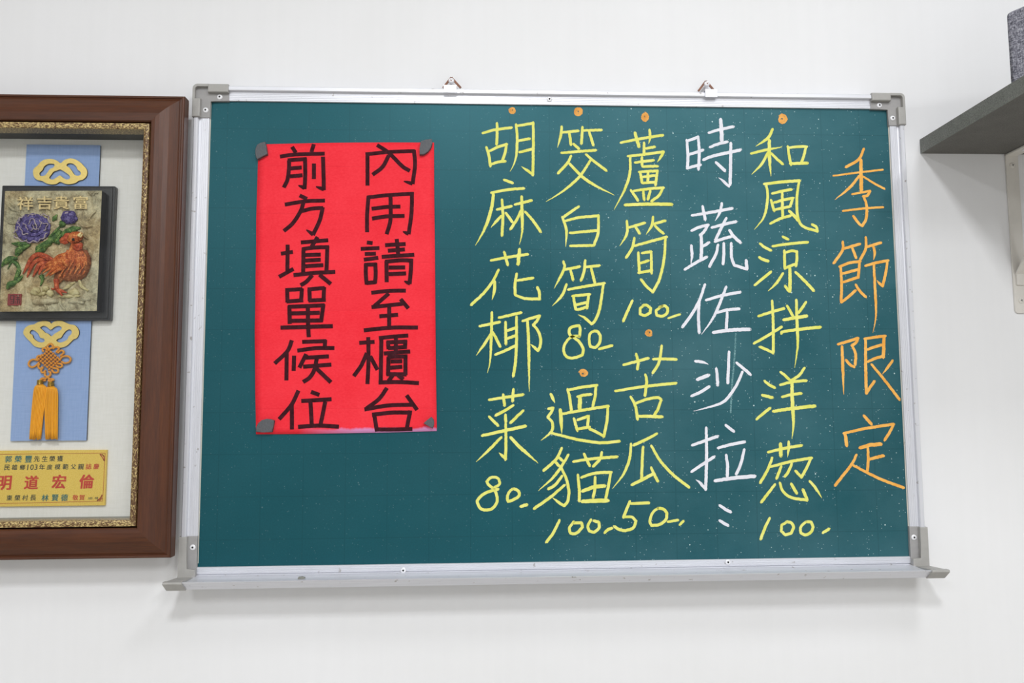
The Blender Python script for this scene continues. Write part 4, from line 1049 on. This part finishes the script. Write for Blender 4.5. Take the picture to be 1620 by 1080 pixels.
part('eye', M['dark'], [([948, 824, 974, 818], [34, 36], True, .0140)])
part('beak', M['letter_gold'], [([1030, 778, 1052, 748, 1068, 724], [40, 34, 8], True, .0125), ([1052, 790, 1072, 768, 1084, 745], [26, 22, 6], True, .0115)], label='open ochre beak')
part('leg', M['rooster_red'], [([740, 430, 742, 500, 745, 560], [70, 50, 60], False, .006), ([745, 560, 790, 610, 820, 645], [44, 36, 16], False, .006), ([750, 560, 830, 590, 880, 605], [40, 32, 12], False, .006), ([740, 550, 700, 560, 670, 545], [30, 24, 10], False, .005)], label='orange rooster leg and claws')
# seal
bm = NB(); a, b = R(112, 622, 0, False), R(278, 775, 0, False)
box(bm, a.x, b.x, RD - .001, RD + .0030, b.z - Z0, a.z - Z0, .0004); seal = link('seal', bm, M['seal'], pq, label='small dark red square seal')
bm = NB()
for x0_, y0_, x1_, y1_ in ((132, 640, 185, 648), (132, 640, 140, 690), (132, 690, 185, 698), (178, 640, 186, 750), (140, 712, 175, 720), (132, 740, 186, 748), (205, 640, 262, 648), (205, 665, 262, 673), (205, 690, 262, 698), (230, 640, 238, 750), (205, 715, 213, 750), (254, 700, 262, 750)):
    p, q = R(x0_, y0_, .0031, False), R(x1_, y1_, .0031, False); box(bm, p.x, q.x, RD + .0028, RD + .00306, q.z - Z0, p.z - Z0)
link('seal_marks', bm, M['seal_dark'], seal)
# raised characters on the plaque
for ch, x, y in (('祥', 332, 345), ('吉', 585, 340), ('貴', 805, 335), ('富', 1060, 335)):
    bm = NB(); put_glyph(bm, ch, x / U, 280 + y / U, 168 / U, RD, offset=.012, th=.0042, wx=1.22)
    link('raised_character', bm, M['letter_gold'], pq, label='raised gold character')

# ------------------------------------------------------------------ orange knot with two yellow tassels
kn = empty('knot_tassel', at(78, 545, .014), 'orange woven endless knot with two amber-yellow silk tassels on the blue panel', 'tassel')
KS = 5.143; KD = .0135
def K(x, y, d=0): return at(x / KS, 500 + y / KS, KD + d)
bm = NB()
cx, cy = 400, 352
e1 = Vector((1, .12)) ; 
n = 6; s1 = (15.5, 15.0); s2 = (-16.5, 12.5)
for i in range(n):
    for j in range(n):
        u, v = i - (n - 1) / 2, j - (n - 1) / 2
        x = cx + u * 17.5 - v * 16.5; y = cy + u * 16 + v * 15
        if (i + j) % 2: a, b = (9, 7.5), 12
        else: a, b = (-8.5, 7.5), 12
        tube(bm, [K(x - a[0], y - a[1], .0002), K(x, y, .0014), K(x + a[0], y + a[1], .0002)], [.0010, .0013, .0010], 8)
link('woven_knot', bm, M['cord'], kn, smooth=True, label='orange woven knot body')
def loop(pts, r=.00125, d=.0004, closed=False):
    P = catmull([K(x, y, d) for x, y in pts], 5, 200); bm = NB(); tube(bm, P, r, 8); link('cord_loop', bm, M['cord'], kn, smooth=True)
loop([(315, 360), (270, 352), (240, 370), (235, 400), (262, 415), (295, 400), (320, 375)])
loop([(490, 350), (510, 330), (550, 325), (575, 345), (565, 372), (530, 382), (500, 370)])
loop([(340, 320), (310, 325), (300, 345), (320, 355)]); loop([(355, 290), (345, 270), (365, 258), (385, 275)])
loop([(430, 265), (455, 250), (480, 262), (455, 295)]); loop([(470, 300), (500, 278), (520, 295), (490, 325)])
loop([(325, 385), (312, 410), (330, 428), (350, 410)]); loop([(350, 415), (335, 445), (350, 460), (372, 440)])
loop([(470, 385), (500, 390), (505, 408), (480, 415), (455, 400)]); loop([(430, 420), (470, 430), (470, 455), (440, 458), (420, 435)])
loop([(400, 228), (385, 245), (395, 262), (415, 262), (432, 245), (415, 225), (400, 230)]); loop([(370, 455), (365, 480), (385, 492), (405, 485), (412, 460), (395, 450)])
loop([(395, 485), (375, 505), (345, 505), (325, 520)]); loop([(330, 510), (345, 525), (375, 520)]); loop([(395, 485), (400, 510), (430, 512), (438, 525)]); loop([(390, 520), (410, 530), (435, 515)])
def tassel(top, bot_l, bot_r, wt, label):
    e_bm = NB(); nS = 15
    for layer, (dz, cnt) in enumerate(((.0, 11), (.0022, 9))):
        for k in range(cnt):
            f = (k + .5) / cnt; xo = (f - .5)
            xt = top[0] + xo * wt; xb_ = bot_l[0] + (bot_r[0] - bot_l[0]) * f; yb = bot_l[1] + (bot_r[1] - bot_l[1]) * f + random.uniform(-10, 8)
            bul = math.cos(xo * 2.6) * .0032 + dz
            P = [K(top[0] + xo * wt * .35, top[1], .001 + dz * .4), K(xt * .6 + top[0] * .4 + xo * 12, top[1] + 12, bul * .8), K(xt + xo * 30, top[1] + 45, bul), K((xt + xb_) / 2 + xo * 16, (top[1] + yb) / 2, bul), K(xb_ + random.uniform(-3, 3), yb, bul * .9)]
            tube(e_bm, catmull(P, 4, 200), [.0006] + [.00085] * 15 + [.0007], 6)
    o = link('tassel', e_bm, M['tassel'], kn, smooth=True, label=label)
    bm = NB(); c0, c1 = K(top[0], top[1] - 32, .002), K(top[0] - 3, top[1] + 6, .0025)
    for k in range(5):
        p = c0.lerp(c1, (k + .5) / 5); q = c0.lerp(c1, (k + .45) / 5)
        tube(bm, [c0.lerp(c1, k / 5), p, c0.lerp(c1, (k + 1) / 5)], [.0031, .0039, .0031], 10)
    link('metal_cap', bm, M['tassel_cap'], o, smooth=True, label='gold thread binding')
tassel((328, 552), (238, 998), (332, 1002), 76, 'left amber-yellow tassel')
tassel((415, 568), (368, 1000), (472, 998), 82, 'right amber-yellow tassel')

# ------------------------------------------------------------------ wall shelf, its bracket and the cloth-covered box
sx0, sx1, sz0, sz1, sd = .907, 1.75, .5118, .5302, .30
sh = empty('wall_shelf', W(sx0, 0, sz0), 'dark grey laminate wall shelf at the right edge with worn edge coloured lighter as if lit', 'shelf')
bm = NB(); box(bm, sx0 + .0006, sx1, 0, sd - .0006, sz0, sz1, .0003); link('shelf_board', bm, M['shelf'], sh)
bm = NB(); box(bm, sx0, sx0 + .0006, 0.0005, sd, sz0 - .0002, sz1 + .0001); link('lit_edge', bm, M['shelf_edge'], sh, label='worn grey shelf edge, painted lighter where light falls')
bm = NB(); box(bm, sx0, sx1, sd - .0006, sd, sz0 - .0002, sz1 + .0001); link('lit_edge', bm, M['shelf_edge'], sh)
def bracket(x, label):
    br = empty('shelf_bracket', W(x, 0, .30), label, 'bracket', 'white steel brackets under the shelf')
    w = .0165
    bm = NB(); pts = [(x, .5118), (x + w, .5118), (x + w, .305)]
    prof = [W(x, .0003, .5110), W(x, .0003, .3060)] + [W(x + .004 - .004 * math.cos(t), .0003, .3060 - .004 * math.sin(t)) for t in (0.5, 1.0, 1.57)] + [W(x + w - .004 + .004 * math.sin(t), .0003, .3060 - .004 * math.cos(t)) for t in (0, .57, 1.07)] + [W(x + w, .0003, .3060), W(x + w, .0003, .5110)]
    prism(bm, prof, Vector((0, -.0022, 0)), .0004); link('wall_plate', bm, M['bracket'], br)
    bm = NB(); box(bm, x, x + w, .0003, .235, .5090, .5114, .0004); link('shelf_arm', bm, M['bracket'], br)
    bm = NB(); p0, p1 = W(x + w * .5, .0030, .352), W(x + w * .5, .150, .507)
    t = (p1 - p0).normalized(); nrm = Vector((0, -t.z, t.y)) if True else None
    hw = .0058
    a = [p0 + Vector((s * hw, 0, 0)) + nrm * q for s, q in ((-1, -.001), (1, -.001), (1, .001), (-1, .001))]
    b = [q_ + (p1 - p0) for q_ in a]; extrude_profile(bm, None, a, b); link('brace', bm, M['bracket'], br)
    bm = NB(); box(bm, x + .003, x + w - .003, .002, .0052, .338, .3535, .001); link('brace_foot', bm, M['bracket'], br)
    for z in (.4965, .3185): 
        bm = NB(); c = W(x + w * .5, .0024, z); disc(bm, c, .0037, .0016)
        n0 = len(bm.faces)
        for t_ in (.5, 2.07):
            tt = Vector((math.cos(t_), 0, math.sin(t_))) * .0016; nn = Vector((-math.sin(t_), 0, math.cos(t_))) * .0003; q = c + Vector((0, -.00165, 0))
            bm.faces.new([bm.verts.new(q + e) for e in (-tt - nn, tt - nn, tt + nn, -tt + nn)])
        bm.faces.ensure_lookup_table()
        for f in bm.faces[n0:]: f.material_index = 1
        link('screw', bm, [M['bracket'], M['dark']], br)
    bm = NB(); box(bm, x + .005, x + .012, .026, .033, .5072, .5092, .0008); link('screw', bm, M['screw'], br)
bracket(1.0200, 'white painted steel L bracket with diagonal brace under the dark shelf')
bracket(1.62, 'second white steel bracket further along the shelf beyond the frame')

# cloth-covered loudspeaker standing on the shelf, turned a little
th = math.radians(63); u = Vector((math.cos(th), -math.sin(th), 0)); nv = Vector((math.sin(th), math.cos(th), 0))
base = W(.9215, .158, sz1 + .0003)
wd, dp, ht = .15, .12, .0915
bm = NB()
vs = [base + u * a + nv * b + Vector((0, 0, c)) for a in (0, wd) for b in (0, dp) for c in (0, ht)]
V8 = [bm.verts.new(v) for v in vs]
for f in ((0, 1, 3, 2), (4, 6, 7, 5), (0, 4, 5, 1), (2, 3, 7, 6), (0, 2, 6, 4), (1, 5, 7, 3)): bm.faces.new([V8[i] for i in f])
bmesh.ops.bevel(bm, geom=[e for e in bm.edges if max(v.co.z for v in e.verts) > base.z + ht / 2], offset=.005, segments=4, affect='EDGES', profile=0.5)
sp = link('fabric_box', bm, M['cloth'], origin=base, smooth=True)
for p in sp.data.polygons: p.use_smooth = len(p.vertices) == 4 and p.area < .0008
tag(sp, 'heathered grey cloth-covered box with rounded corner standing on the dark shelf', 'box')
for o in list(bpy.data.objects):
    if '_o' in o: del o['_o']
